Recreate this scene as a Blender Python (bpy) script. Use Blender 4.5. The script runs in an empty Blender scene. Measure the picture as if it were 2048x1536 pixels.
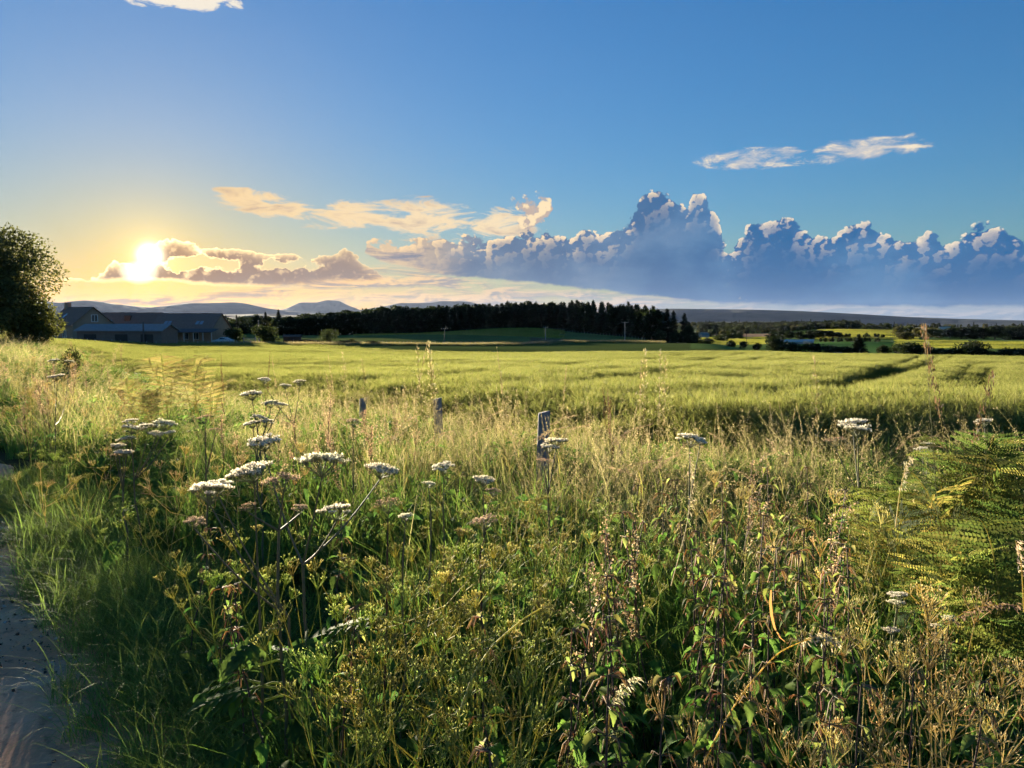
import bpy, math, random
import numpy as np
from mathutils import Vector, Matrix

rng = np.random.default_rng(7)
random.seed(7)
S = bpy.context.scene
COL = S.collection
PI = math.pi

# ------------------------------------------------------------------ camera
F = 1538.0                      # focal length in pixels of the 2048 wide photograph
PITCH = -math.radians(4.76)
EYE = 1.6
cam_d = bpy.data.cameras.new('camera')
cam = bpy.data.objects.new('camera', cam_d)
COL.objects.link(cam)
cam.location = (0, 0, EYE)
cam.rotation_euler = (math.radians(90) + PITCH, 0, 0)
cam_d.sensor_width = 36.0
cam_d.lens = 36.0 * F / 2048.0
cam_d.clip_start = 0.05
cam_d.clip_end = 120000.0
S.camera = cam

def slope(py):                  # height gained per metre of depth on the sight line of a picture row
    return np.tan(np.arctan((768.0 - np.asarray(py, float)) / F) + PITCH)
def tanx(px, py=640.0):         # sideways metres per metre of depth
    b = (768.0 - np.asarray(py, float)) / F
    return (np.asarray(px, float) - 1024.0) / F / (math.cos(PITCH) - b * math.sin(PITCH))
def at(px, py, Y):              # a point of the place: picture position plus its true depth
    return Vector((float(tanx(px, py)) * Y, Y, EYE + Y * float(slope(py))))
def azim(px, py=640.0):
    return math.degrees(math.atan(float(tanx(px, py))))
def elev(px, py):
    t = float(tanx(px, py))
    return math.degrees(math.atan(float(slope(py)) / math.sqrt(1 + t * t)))

# ------------------------------------------------------------------ render settings, exposure
S.render.engine = 'CYCLES'
c = S.cycles
c.use_denoising = True
try:
    c.denoiser = 'OPENIMAGEDENOISE'
    c.denoising_input_passes = 'RGB_ALBEDO_NORMAL'
except Exception:
    pass
c.max_bounces = 6
c.diffuse_bounces = 3
c.glossy_bounces = 2
c.transmission_bounces = 4
c.transparent_max_bounces = 6
c.volume_bounces = 0
c.caustics_reflective = False
c.caustics_refractive = False
c.sample_clamp_indirect = 6.0
c.use_adaptive_sampling = True
c.adaptive_threshold = 0.04
c.adaptive_min_samples = 16
S.view_settings.view_transform = 'Standard'
S.view_settings.look = 'None'
S.view_settings.gamma = 1.0
S.view_settings.use_curve_mapping = False
EXPO = 2.1
S.view_settings.exposure = EXPO

# ------------------------------------------------------------------ sun
SUN_AZ = azim(300, 512)
SUN_EL = elev(300, 512)
sa, se = math.radians(SUN_AZ), math.radians(SUN_EL)
SUN_DIR = Vector((math.sin(sa) * math.cos(se), math.cos(sa) * math.cos(se), math.sin(se)))
sun_d = bpy.data.lights.new('sun', 'SUN')
sun_d.energy = 5.0
sun_d.angle = math.radians(0.53)
sun_d.color = (1.0, 0.86, 0.63)
sun = bpy.data.objects.new('sun', sun_d)
COL.objects.link(sun)
sun.rotation_euler = SUN_DIR.to_track_quat('Z', 'Y').to_euler()

# ------------------------------------------------------------------ node helper
class X:
    """a node socket that understands arithmetic"""
    nt = None
    def __init__(self, s): self.s = s
    @staticmethod
    def m(op, *a, clamp=False):
        n = X.nt.nodes.new('ShaderNodeMath'); n.operation = op; n.use_clamp = clamp
        for i, v in enumerate(a):
            if isinstance(v, X): X.nt.links.new(v.s, n.inputs[i])
            else: n.inputs[i].default_value = v
        return X(n.outputs[0])
    def __add__(s, o): return X.m('ADD', s, o)
    __radd__ = __add__
    def __sub__(s, o): return X.m('SUBTRACT', s, o)
    def __rsub__(s, o): return X.m('SUBTRACT', o, s)
    def __mul__(s, o): return X.m('MULTIPLY', s, o)
    __rmul__ = __mul__
    def __truediv__(s, o): return X.m('DIVIDE', s, o)
    def __neg__(s): return X.m('MULTIPLY', s, -1.0)
    def max(s, o): return X.m('MAXIMUM', s, o)
    def min(s, o): return X.m('MINIMUM', s, o)
    def pow(s, o): return X.m('POWER', s, o)
    def exp(s): return X.m('EXPONENT', s)
    def clip(s): return X.m('ADD', s, 0.0, clamp=True)
def sstep(a, b, x):
    n = X.nt.nodes.new('ShaderNodeMapRange'); n.interpolation_type = 'SMOOTHSTEP'
    for i, v in ((0, x), (1, a), (2, b)):
        if isinstance(v, X): X.nt.links.new(v.s, n.inputs[i])
        else: n.inputs[i].default_value = v
    n.inputs[3].default_value = 0; n.inputs[4].default_value = 1
    return X(n.outputs[0])
def vec(x, y, z=0.0):
    n = X.nt.nodes.new('ShaderNodeCombineXYZ')
    for i, v in enumerate((x, y, z)):
        if isinstance(v, X): X.nt.links.new(v.s, n.inputs[i])
        else: n.inputs[i].default_value = v
    return X(n.outputs[0])
def noise(v, scale, detail=4.0, rough=0.5, out='Fac', dist=0.0, dim='2D'):
    n = X.nt.nodes.new('ShaderNodeTexNoise'); n.noise_dimensions = dim
    X.nt.links.new(v.s, n.inputs['Vector'])
    n.inputs['Scale'].default_value = scale; n.inputs['Detail'].default_value = detail
    n.inputs['Roughness'].default_value = rough; n.inputs['Distortion'].default_value = dist
    return X(n.outputs[out])
def voro(v, scale, detail=0.0, rough=0.5, feature='F1', dim='2D'):
    n = X.nt.nodes.new('ShaderNodeTexVoronoi'); n.feature = feature; n.voronoi_dimensions = dim
    X.nt.links.new(v.s, n.inputs['Vector'])
    n.inputs['Scale'].default_value = scale; n.inputs['Detail'].default_value = detail
    n.inputs['Roughness'].default_value = rough
    return X(n.outputs['Distance'])
def curve(x, pts):              # piecewise linear curve over 0..1
    n = X.nt.nodes.new('ShaderNodeFloatCurve')
    X.nt.links.new(x.s, n.inputs['Value'])
    cm = n.mapping; cm.use_clip = False; cv = cm.curves[0]
    while len(cv.points) > 2: cv.points.remove(cv.points[1])
    cv.points[0].location = pts[0]; cv.points[1].location = pts[-1]
    for p in pts[1:-1]: cv.points.new(*p)
    for p in cv.points: p.handle_type = 'VECTOR'
    cm.update()
    return X(n.outputs[0])
def sep(v):
    n = X.nt.nodes.new('ShaderNodeSeparateXYZ'); X.nt.links.new(v.s, n.inputs[0])
    return X(n.outputs[0]), X(n.outputs[1]), X(n.outputs[2])
def mixc(f, a, b, mode='MIX'):
    n = X.nt.nodes.new('ShaderNodeMix'); n.data_type = 'RGBA'; n.blend_type = mode
    n.clamp_factor = True
    for sock, v in ((n.inputs[0], f), (n.inputs[6], a), (n.inputs[7], b)):
        if isinstance(v, X): X.nt.links.new(v.s, sock)
        elif isinstance(v, (int, float)): sock.default_value = v
        else: sock.default_value = (*v[:3], 1)
    return X(n.outputs[2])
def scalec(col, f):             # colour times number
    n = X.nt.nodes.new('ShaderNodeVectorMath'); n.operation = 'SCALE'
    if isinstance(col, X): X.nt.links.new(col.s, n.inputs[0])
    else: n.inputs[0].default_value = col[:3]
    if isinstance(f, X): X.nt.links.new(f.s, n.inputs['Scale'])
    else: n.inputs['Scale'].default_value = f
    return X(n.outputs[0])
def addc(a, b):
    n = X.nt.nodes.new('ShaderNodeVectorMath'); n.operation = 'ADD'
    for i, v in enumerate((a, b)):
        if isinstance(v, X): X.nt.links.new(v.s, n.inputs[i])
        else: n.inputs[i].default_value = v[:3]
    return X(n.outputs[0])

# ------------------------------------------------------------------ sky with its clouds (directions only: azimuth and elevation)
W = bpy.data.worlds.new('World'); S.world = W; W.use_nodes = True
X.nt = W.node_tree
for n in list(X.nt.nodes): X.nt.nodes.remove(n)
SKY_STRENGTH = 0.060
sky = X.nt.nodes.new('ShaderNodeTexSky'); sky.sky_type = 'NISHITA'; sky.sun_disc = False
sky.sun_elevation = se; sky.sun_rotation = sa
sky.altitude = 100; sky.air_density = 1.0; sky.dust_density = 0.25; sky.ozone_density = 4.0
K = 1.0 / (SKY_STRENGTH * 2 ** EXPO)     # colours below are written as they look at this exposure

tc = X.nt.nodes.new('ShaderNodeTexCoord')
gx, gy, gz = sep(X(tc.outputs['Generated']))
DEG = 180 / PI
U = X.m('ARCTAN2', gx, gy) * DEG
V = X.m('ARCSINE', gz) * DEG
dv = X.nt.nodes.new('ShaderNodeVectorMath'); dv.operation = 'DOT_PRODUCT'      # angle from the sun in degrees
X.nt.links.new(tc.outputs['Generated'], dv.inputs[0]); dv.inputs[1].default_value = SUN_DIR
ang = X.m('ARCCOSINE', X(dv.outputs['Value']).min(1.0)) * DEG

un = (U + 45.0) / 90.0
def ucurve(pts, vmax=24.0):              # [(px, py)] of the photograph -> elevation over azimuth
    q = sorted(((azim(x, y) + 45) / 90, elev(x, y) / vmax) for x, y in pts)
    q = [(0.0, q[0][1])] + [p for p in q if 0.001 < p[0] < 0.999] + [(1.0, q[-1][1])]
    return curve(un, q) * vmax
def blob(px, py, rx, ry, w=0.0):         # soft ellipse, 1 at its heart; w: how ragged
    a = (U + wx * (w * 2.2) - azim(px, py)) / (rx / 26.8) if w else (U - azim(px, py)) / (rx / 26.8)
    b = (V + wy * w - elev(px, py)) / (ry / 26.8) if w else (V - elev(px, py)) / (ry / 26.8)
    return 1.0 - (a * a + b * b)

near = (ang * (-1 / 9.0)).exp()          # closeness to the sun
near2 = (ang * (-1 / 22.0)).exp()

wob = noise(vec(U, V * 1.25), 0.55, 4.0, 0.6, 'Color')
wx, wy, _ = sep(wob)
wx = wx - 0.5; wy = wy - 0.5
# rounded billows and how much they face the sun
bu = U + wx * 0.7; bv = V * 1.15 + wy * 0.7
bil = voro(vec(bu, bv), 0.50, 3.0, 0.6)
bil2 = voro(vec(bu - 0.30, bv + 0.20), 0.50, 2.0, 0.6)
face = (bil2 - bil) * 2.6 + 0.5

big = noise(vec(U + 40.0, V * 1.8), 0.16, 4.0, 0.55)
mod = sstep(0.32, 0.66, noise(vec(U + 7.0, V * 0.6), 0.22, 2.0)) * 0.4 + 0.8
def cumulus(top, bot, puff, soft, softb):
    T = ucurve(top) + (0.42 - bil) * puff * mod + wy * puff * 0.9
    B = ucurve(bot) + wy * 0.5
    s = T - V
    d = sstep(0.0, soft, s) * sstep(-softb, softb, V - B)
    return d, s

base = X(sky.outputs[0])
bw = X.nt.nodes.new('ShaderNodeRGBToBW'); X.nt.links.new(base.s, bw.inputs[0])
base = scalec(base, X.m('DIVIDE', 1.0, X(bw.outputs[0]) * (0.95 / K) + 0.62))
hsv = X.nt.nodes.new('ShaderNodeHueSaturation')
hsv.inputs['Saturation'].default_value = 1.08; hsv.inputs['Value'].default_value = 0.80; hsv.inputs['Hue'].default_value = 0.503
X.nt.links.new(base.s, hsv.inputs['Color']); base = X(hsv.outputs[0])
colr = base

side = sstep(-14.0, 22.0, U)
# --- layered wisps
ps_u = U * 0.16 + 7.0
st = noise(vec(ps_u, V * 0.95), 1.25, 5.0, 0.6, dist=0.35)
st2 = noise(vec(ps_u - 0.05, V * 0.95 + 0.10), 1.25, 3.0, 0.6, dist=0.35)
hi = noise(vec(U * 0.42 + 90.0, V * 1.3), 1.0, 5.0, 0.66, dist=0.3)
fine = noise(vec(U * 0.30 + 31.0, V * 1.15), 0.85, 5.0, 0.64, dist=0.4)
mS = ucurve([(-300, 585), (100, 585), (400, 583), (620, 560), (760, 530), (900, 545), (1100, 570), (1300, 590), (1500, 604), (2048, 612), (2700, 612)])
lowband = sstep(0.35, -0.6, V - mS)
# golden flecks left of the bank
gC = blob(510, 400, 75, 16).max(blob(600, 422, 105, 20)).max(blob(720, 430, 120, 30)).max(blob(850, 438, 130, 34)).max(blob(960, 446, 110, 30)).max(blob(480, 383, 40, 7))
dC = sstep(0.48, 0.71, fine * 1.25 - 0.13 + gC.max(-2.0) * 0.24)
# white flecks high up
gD = blob(1500, 318, 112, 22).max(blob(1725, 300, 105, 26)).max(blob(1560, 306, 60, 12))
dD = sstep(0.54, 0.80, hi * 0.95 + gD.max(-2.0) * 0.32)
gE = blob(345, -12, 125, 30)
dE = sstep(0.52, 0.66, hi * 0.8 + gE.max(-2.0) * 0.42)
dS = sstep(0.42, 0.62, st * 0.6 + fine * 0.4 + lowband * 0.10 - 0.05) * lowband * sstep(-0.6, 0.2, V)
lit = ((st - st2) * 6.0 + 0.5).clip()
goldS = mixc(near2, mixc(side, (0.62, 0.52, 0.44), (0.36, 0.43, 0.55)), (1.5, 0.80, 0.14))
greyS = mixc(near2, mixc(side, (0.24, 0.29, 0.40), (0.20, 0.31, 0.47)), (0.48, 0.31, 0.20))
colS = mixc(((lit - 0.5) * 1.5 + 0.5).clip(), greyS, goldS)
colC = mixc(sstep(0.60, 0.86, fine + gC * 0.1), (1.0, 0.66, 0.28), (0.62, 0.42, 0.27))
colC = mixc(near2, mixc(sstep(0.5, 0.75, fine), (0.95, 0.80, 0.56), (0.50, 0.43, 0.40)), colC)
colD = mixc(sstep(0.50, 0.68, hi), (0.60, 0.58, 0.58), (1.0, 0.84, 0.60))

# --- bluish bank on the right
topA = [(-200, 700), (640, 640), (716, 560), (730, 478), (790, 470), (900, 466), (1000, 462), (1040, 456), (1060, 452), (1110, 450), (1150, 462), (1172, 440), (1190, 448), (1200, 462), (1222, 462), (1238, 446), (1262, 430), (1280, 385),
        (1300, 368), (1330, 372), (1366, 384), (1376, 396), (1386, 368), (1402, 370), (1412, 396), (1430, 402), (1440, 440), (1448, 478), (1466, 474), (1490, 450), (1512, 430), (1545, 426), (1585, 424), (1625, 456),
        (1660, 462), (1690, 444), (1735, 436), (1770, 452), (1800, 470), (1830, 452), (1870, 458), (1900, 472), (1930, 452), (1960, 438), (2010, 440), (2048, 458), (2300, 446), (2700, 470)]
botA = [(-200, 700), (640, 640), (716, 500), (760, 520), (850, 545), (1000, 560), (1150, 574), (1300, 592), (1450, 606), (1700, 612), (2048, 612), (2700, 616)]
dA, sA = cumulus(topA, botA, 0.9, 0.2, 0.14)
gG = blob(1062, 420, 46, 38).max(blob(1082, 402, 24, 20)) + (0.42 - bil) * 1.4 + wy * 0.8
dG = sstep(-0.35, 0.05, gG)
shA = mixc(side, (0.13, 0.18, 0.27), (0.006, 0.12, 0.33))
shA = mixc(sstep(0.38, 0.72, big), shA, mixc(side, (0.20, 0.25, 0.33), (0.05, 0.19, 0.41)))
shA = mixc(sstep(1.5, 0.3, V) * 0.2, shA, mixc(side, (0.42, 0.38, 0.36), (0.13, 0.26, 0.46)))
rimA = (sA * (-1 / 0.7)).exp().min(1.0) * (1.0 - side * 0.25) * 1.0
ltA = mixc(side, (1.12, 0.78, 0.40), (1.08, 0.88, 0.62))
lump = sstep(0.22, 0.72, face) * rimA
bankA = mixc((lump * 1.5 + sstep(0.55, 0.8, big) * 0.12 * (1.0 - side)).clip(), shA, ltA)
# the left tongue of the bank is layered, not heaped
tong = sstep(-2.0, -9.0, U)
bankA = mixc(tong * 0.75, bankA, mixc(sstep(0.44, 0.62, st * 0.5 + fine * 0.5 + (sA * (-1 / 1.2)).exp() * 0.16), (0.25, 0.235, 0.29), (0.95, 0.66, 0.36)))

# warm glow along the horizon under the sun, paler light all along it
hg = (V.max(0.0) * (-1 / 2.8)).exp() * ((U - SUN_AZ) * (U - SUN_AZ) * (-1 / 520.0)).exp()
colr = addc(colr, scalec((1.0, 0.50, 0.07), hg * 0.55 * K))
gold = X.nt.nodes.new('ShaderNodeVectorMath'); gold.operation = 'MULTIPLY'
X.nt.links.new(colr.s, gold.inputs[0]); gold.inputs[1].default_value = (1.06, 0.85, 0.38)
colr = mixc(((ang * (-1 / 9.0)).exp() * 1.2).clip() * sstep(14.0, 1.0, V), colr, X(gold.outputs[0]))
aur = (ang * (-1 / 1.8)).exp() * 0.6 + (ang * (-1 / 6.5)).exp() * 0.13
colr = addc(colr, scalec((1.0, 0.60, 0.15), aur * K))
colr = mixc(sstep(2.8, 0.5, V) * side * 0.85, colr, scalec((0.24, 0.35, 0.52), K))

def over(c0, d, cl): return mixc(d, c0, scalec(cl, K))
colr = over(colr, dE * 0.95, (0.96, 0.86, 0.70))
colr = over(colr, dD * 0.9, colD)
colr = over(colr, dC * 0.95, colC)
colr = over(colr, dG, mixc(sstep(0.25, 0.75, face), (0.55, 0.43, 0.36), (1.0, 0.78, 0.48)))
colr = over(colr, dA, bankA)

# --- dark cloud across the sun
topB = [(-300, 600), (60, 560), (110, 552), (170, 548), (205, 540), (214, 512), (232, 512), (252, 524), (285, 530), (300, 497), (312, 476), (335, 466), (358, 470), (372, 480), (430, 480), (470, 484),
        (520, 496), (570, 500), (620, 506), (645, 504), (662, 494), (690, 492), (715, 506), (740, 522), (770, 540), (850, 566), (2700, 640)]
botB = [(-300, 590), (60, 564), (200, 560), (300, 556), (420, 568), (560, 572), (700, 570), (780, 560), (850, 566), (2700, 640)]
dB, sB = cumulus(topB, botB, 0.55, 0.12, 0.22)
hole = blob(400, 526, 66, 12, 1.5).max(blob(590, 530, 46, 8, 1.6)) + (fine - 0.5) * 2.4 + (bil - 0.5) * 1.4
dB2 = dB * (1.0 - sstep(0.15, 0.75, hole) * 0.95)
shB = mixc(near, (0.29, 0.23, 0.22), (0.42, 0.20, 0.06))
rimB = (sB * (-1 / 0.22)).exp().clip() * 0.9 + (1.0 - dB2) * 0.8 + sstep(-0.3, 0.3, hole) * 0.3
bankB = mixc((rimB * (0.55 + near * 1.3) + (face - 0.62).max(0.0) * 0.3).clip(), shB, scalec((1.3, 0.92, 0.42), 0.75 + near * 1.8))
colr = over(colr, dB2, bankB)
colr = over(colr, dS * 0.88, colS)

# --- the sun's disc and glare
core = (ang * ang * (-1 / 0.30)).exp() * 7.0 + (ang * (-1 / 0.8)).exp() * 0.45 + (blob(278, 545, 34, 22).max(0.0)) * 1.6
colr = addc(colr, scalec((1.0, 0.90, 0.62), core * K))
bg = X.nt.nodes.new('ShaderNodeBackground'); bg.inputs['Strength'].default_value = SKY_STRENGTH
X.nt.links.new(colr.s, bg.inputs['Color'])
wo = X.nt.nodes.new('ShaderNodeOutputWorld'); X.nt.links.new(bg.outputs[0], wo.inputs['Surface'])
W.cycles.sampling_method = 'MANUAL'; W.cycles.sample_map_resolution = 512

# ------------------------------------------------------------------ mesh helper
class MB:
    """collects vertices, faces and vertex colours; build() links them as ONE mesh object"""
    def __init__(s): s.v = []; s.f = []; s.c = []; s.n = 0
    def add(s, v, f, col):
        v = np.asarray(v, float).reshape(-1, 3)
        col = np.asarray(col, float)
        if col.ndim == 1: col = np.broadcast_to(col, (len(v), 3))
        s.v.append(v); s.c.append(col.reshape(-1, 3))
        for a in (f if isinstance(f, list) else [f]):
            a = np.asarray(a, np.int64)
            if a.size: s.f.append(a + s.n)
        s.n += len(v)
    def mesh(s, name, mat, smooth=False):
        me = bpy.data.meshes.new(name)
        v = np.concatenate(s.v); c = np.concatenate(s.c)
        me.vertices.add(len(v)); me.vertices.foreach_set('co', v.ravel().astype(np.float32))
        tot = np.concatenate([np.full(len(a), a.shape[1], np.int32) for a in s.f])
        li = np.concatenate([a.ravel() for a in s.f]).astype(np.int32)
        st = np.concatenate([[0], np.cumsum(tot)[:-1]]).astype(np.int32)
        me.loops.add(len(li)); me.loops.foreach_set('vertex_index', li)
        me.polygons.add(len(tot)); me.polygons.foreach_set('loop_start', st)
        try: me.polygons.foreach_set('loop_total', tot)
        except Exception: pass
        at_ = me.attributes.new('col', 'FLOAT_COLOR', 'POINT')
        at_.data.foreach_set('color', np.concatenate([c, np.ones((len(c), 1))], 1).ravel().astype(np.float32))
        me.update(calc_edges=True)
        flat = mat.name.split('.')[0] in ('wall', 'roof', 'paint', 'window_glass', 'rubber', 'skylight_glass', 'car_paint', 'haze_air')
        me.polygons.foreach_set('use_smooth', np.full(len(tot), not flat))
        me.validate()
        me.materials.append(mat)
        return me
    def build(s, name, mat, parent=None, smooth=False, loc=None):
        return put(name, s.mesh(name, mat, smooth), parent, loc)
TINY = ('flower_strings', 'florets', 'seed_heads', 'seed_head', 'seed_spikes', 'leaves', 'crown')       # pieces too small to pick apart one by one
def put(name, me, parent=None, loc=None, rot=None, scl=None):
    o = bpy.data.objects.new(name, me); COL.objects.link(o)
    if parent is not None: o.parent = parent
    if name in TINY: o['kind'] = 'stuff'
    if loc is not None: o.location = loc
    if rot is not None: o.rotation_euler = rot
    if scl is not None: o.scale = scl if hasattr(scl, '__len__') else (scl,) * 3
    return o
def thing(name, label, cat, loc=(0, 0, 0), rz=0.0, group=None, scl=None):
    # an Empty at the thing's base that parents its parts
    o = bpy.data.objects.new(name, None); COL.objects.link(o)
    o.location = loc; o.rotation_euler = (0, 0, rz); o.empty_display_size = 0.1
    if scl is not None: o.scale = scl if hasattr(scl, '__len__') else (scl,) * 3
    return tag(o, label, cat, group, 'thing')
def tag(o, label=None, cat=None, group=None, kind=None):
    for k, v in (('label', label), ('category', cat), ('group', group), ('kind', kind)):
        if v: o[k] = v
    return o

def ribbons(mb, P, Wd, Sd, C):
    """P (N,K,3) centre lines, Wd (N,K) widths, Sd (N,K,3) side vectors, C (N,K,3) colours"""
    N, K_ = P.shape[:2]
    h = Sd * (Wd[..., None] * 0.5)
    v = np.stack([P - h, P + h], 2).reshape(-1, 3)
    i = (np.arange(N)[:, None] * K_ + np.arange(K_ - 1)[None]) * 2
    f = np.stack([i, i + 1, i + 3, i + 2], -1).reshape(-1, 4)
    mb.add(v, f, np.repeat(C.reshape(-1, 3), 2, 0))
def tubes(mb, P, R, C, m=4):
    """P (N,K,3), R (N,K), C (3,) or (N,K,3)"""
    P = np.asarray(P, float); R = np.asarray(R, float)
    if P.ndim == 2: P = P[None]; R = R[None]
    N, K_ = P.shape[:2]
    T = np.gradient(P, axis=1); T /= np.linalg.norm(T, axis=-1, keepdims=True) + 1e-12
    ref = np.where(np.abs(T[..., 2:3]) > 0.9, np.array([1.0, 0, 0]), np.array([0, 0, 1.0]))
    A = np.cross(T, ref); A /= np.linalg.norm(A, axis=-1, keepdims=True) + 1e-12
    B = np.cross(T, A)
    th = np.arange(m) * 2 * PI / m
    ring = A[:, :, None] * np.cos(th)[:, None] + B[:, :, None] * np.sin(th)[:, None]
    v = (P[:, :, None] + ring * R[:, :, None, None]).reshape(-1, 3)
    i = (np.arange(N)[:, None, None] * K_ + np.arange(K_ - 1)[None, :, None]) * m
    j = np.arange(m)[None, None]; j2 = (j + 1) % m
    f = np.stack([i + j, i + j2, i + m + j2, i + m + j], -1).reshape(-1, 4)
    C = np.asarray(C, float)
    if C.ndim == 1: C = np.broadcast_to(C, (N, K_, 3))
    mb.add(v, f, np.repeat(C.reshape(-1, 3), m, 0))
def cards(mb, P, L, Wd, D, Nn, C):
    """flat leaf shapes: P (N,3) bases, length L, width Wd, direction D, normal Nn"""
    D = D / (np.linalg.norm(D, axis=-1, keepdims=True) + 1e-12)
    Sd = np.cross(D, Nn); Sd /= np.linalg.norm(Sd, axis=-1, keepdims=True) + 1e-12
    L = np.asarray(L)[..., None]; Wd = np.asarray(Wd)[..., None]
    v = np.stack([P, P + D * L * 0.45 - Sd * Wd * 0.5, P + D * L, P + D * L * 0.45 + Sd * Wd * 0.5], 1).reshape(-1, 3)
    f = (np.arange(len(P))[:, None] * 4 + np.arange(4)[None])
    C = np.asarray(C, float)
    if C.ndim == 1: C = np.broadcast_to(C, (len(P), 3))
    mb.add(v, f, np.repeat(C, 4, 0))
def box(mb, x0, x1, y0, y1, z0, z1, col):
    v = [(x, y, z) for z in (z0, z1) for y in (y0, y1) for x in (x0, x1)]
    f = [(0, 2, 3, 1), (4, 5, 7, 6), (0, 1, 5, 4), (2, 6, 7, 3), (0, 4, 6, 2), (1, 3, 7, 5)]
    mb.add(v, np.array(f), col)
def unit(n): 
    v = rng.normal(size=(n, 3)); return v / np.linalg.norm(v, axis=1, keepdims=True)
def jit(c_, n, a=0.2):           # n variations of a colour
    c_ = np.asarray(c_, float)
    return np.clip(c_ * (1 + rng.normal(0, a, (n, 1))) * (1 + rng.normal(0, a * 0.4, (n, 3))), 0.004, 0.9)
def pick(pal, n, a=0.18):
    pal = np.asarray(pal, float)
    return np.clip(pal[rng.integers(0, len(pal), n)] * (1 + rng.normal(0, a, (n, 1))), 0.004, 0.9)

def where(px, marks):            # the landmark nearest in bearing: [(picture column, phrase)]
    return min(marks, key=lambda m_: abs(m_[0] - px))[1]
V_MARKS = [(120, 'near the path'), (300, 'under the left tiers of pale hogweed'), (500, 'left of the broadest white hogweed'), (680, 'right of the broadest white hogweed'), (880, 'around the small lone hogweed'),
           (1090, 'straight below the thick fence post'), (1240, 'left of the orange dead leaf'), (1400, 'just left of the orange dead leaf'), (1600, 'right of the orange dead leaf'), (1760, 'beside the small white parsley flower'), (1920, 'below the bracken')]
D_MARKS = [(600, 'near the far small post'), (720, 'around the farthest post'), (800, 'between the two smaller posts'), (880, 'around the second post'), (980, 'between the second and the thick post'), (1050, 'beside the thick post'),
           (1150, 'just right of the thick post'), (1290, 'under the pale grass plumes'), (1390, 'by the single right-of-centre hogweed'), (1540, 'left of the stacked white heads'), (1700, 'by the stacked white heads'), (1800, 'next to the bracken')]
W_MARKS = [(600, 'above the small dark shed'), (680, 'behind the round dark bush'), (790, 'left of the four-insulator pole'), (889, 'behind the four-insulator pole'), (990, 'between the two left poles'), (1091, 'behind the thin pole on the rise'), (1170, 'between the two crossarm poles'), (1250, 'behind the tall pale pole'), (1310, 'at the right end')]
# ------------------------------------------------------------------ materials
def new_mat(name):
    m = bpy.data.materials.new(name); m.use_nodes = True
    X.nt = m.node_tree
    for n in list(X.nt.nodes): X.nt.nodes.remove(n)
    out = X.nt.nodes.new('ShaderNodeOutputMaterial')
    return m, out
def attr(name='col'):
    n = X.nt.nodes.new('ShaderNodeAttribute'); n.attribute_name = name
    return X(n.outputs['Color'])
def principled(colr, rough=0.7, spec=0.3, bump=None, bump_s=0.3, bump_d=0.02):
    n = X.nt.nodes.new('ShaderNodeBsdfPrincipled')
    if isinstance(colr, X): X.nt.links.new(colr.s, n.inputs['Base Color'])
    else: n.inputs['Base Color'].default_value = (*colr, 1)
    if isinstance(rough, X): X.nt.links.new(rough.s, n.inputs['Roughness'])
    else: n.inputs['Roughness'].default_value = rough
    n.inputs['Specular IOR Level'].default_value = spec
    if bump is not None:
        b = X.nt.nodes.new('ShaderNodeBump'); b.inputs['Strength'].default_value = bump_s; b.inputs['Distance'].default_value = bump_d
        X.nt.links.new(bump.s, b.inputs['Height']); X.nt.links.new(b.outputs[0], n.inputs['Normal'])
    return n
def leaf_mat(name, trans=0.4, rough=0.5, spec=0.35, var=0.25, warm=(1.12, 1.10, 0.82), gain=1.0):
    m, out = new_mat(name)
    oi = X.nt.nodes.new('ShaderNodeObjectInfo')
    colr = scalec(attr(), X(oi.outputs['Random']) * (2 * var * gain) + (1 - var) * gain)
    p = principled(colr, rough, spec)
    t = X.nt.nodes.new('ShaderNodeBsdfTranslucent')
    tcol = X.nt.nodes.new('ShaderNodeVectorMath'); tcol.operation = 'MULTIPLY'
    X.nt.links.new(colr.s, tcol.inputs[0]); tcol.inputs[1].default_value = warm
    X.nt.links.new(tcol.outputs[0], t.inputs['Color'])
    mx = X.nt.nodes.new('ShaderNodeMixShader'); mx.inputs[0].default_value = trans
    X.nt.links.new(p.outputs[0], mx.inputs[1]); X.nt.links.new(t.outputs[0], mx.inputs[2])
    X.nt.links.new(mx.outputs[0], out.inputs['Surface'])
    return m
def solid_mat(name, rough=0.8, spec=0.25, nscale=8.0, namp=0.35, bump=0.3, bd=0.02):
    m, out = new_mat(name)
    tc_ = X.nt.nodes.new('ShaderNodeTexCoord'); pos = X(tc_.outputs['Object'])
    nz = noise(pos, nscale, 5.0, 0.6, dim='3D')
    p = principled(scalec(attr(), nz * (2 * namp) + (1 - namp)), rough, spec, nz, bump, bd)
    X.nt.links.new(p.outputs[0], out.inputs['Surface'])
    return m
M_GRASS = leaf_mat('grass', 0.64, 0.65, 0.09, gain=2.6)
M_HERB = leaf_mat('herb', 0.62, 0.65, 0.07, gain=2.6)
M_DRY = leaf_mat('dry_grass', 0.58, 0.6, 0.25, 0.25, (1.15, 1.05, 0.85), gain=1.6)
M_FLOWER = leaf_mat('flower', 0.5, 0.7, 0.1, 0.05, (1.12, 1.04, 0.9), gain=1.12)
M_BARLEY = leaf_mat('barley', 0.62, 0.55, 0.12, 0.15, (1.08, 1.08, 0.80), gain=0.70)
M_SWARD = leaf_mat('sward', 0.6, 0.6, 0.1, 0.1, (1.1, 1.1, 0.7), gain=1.15)
M_TREE = leaf_mat('tree_leaf', 0.42, 0.55, 0.15, 0.18, gain=1.25)
M_CONIFER = leaf_mat('conifer', 0.08, 0.7, 0.15, 0.2)
M_BARK = solid_mat('bark', 0.9, 0.15, 6.0, 0.4, 0.6, 0.03)
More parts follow.
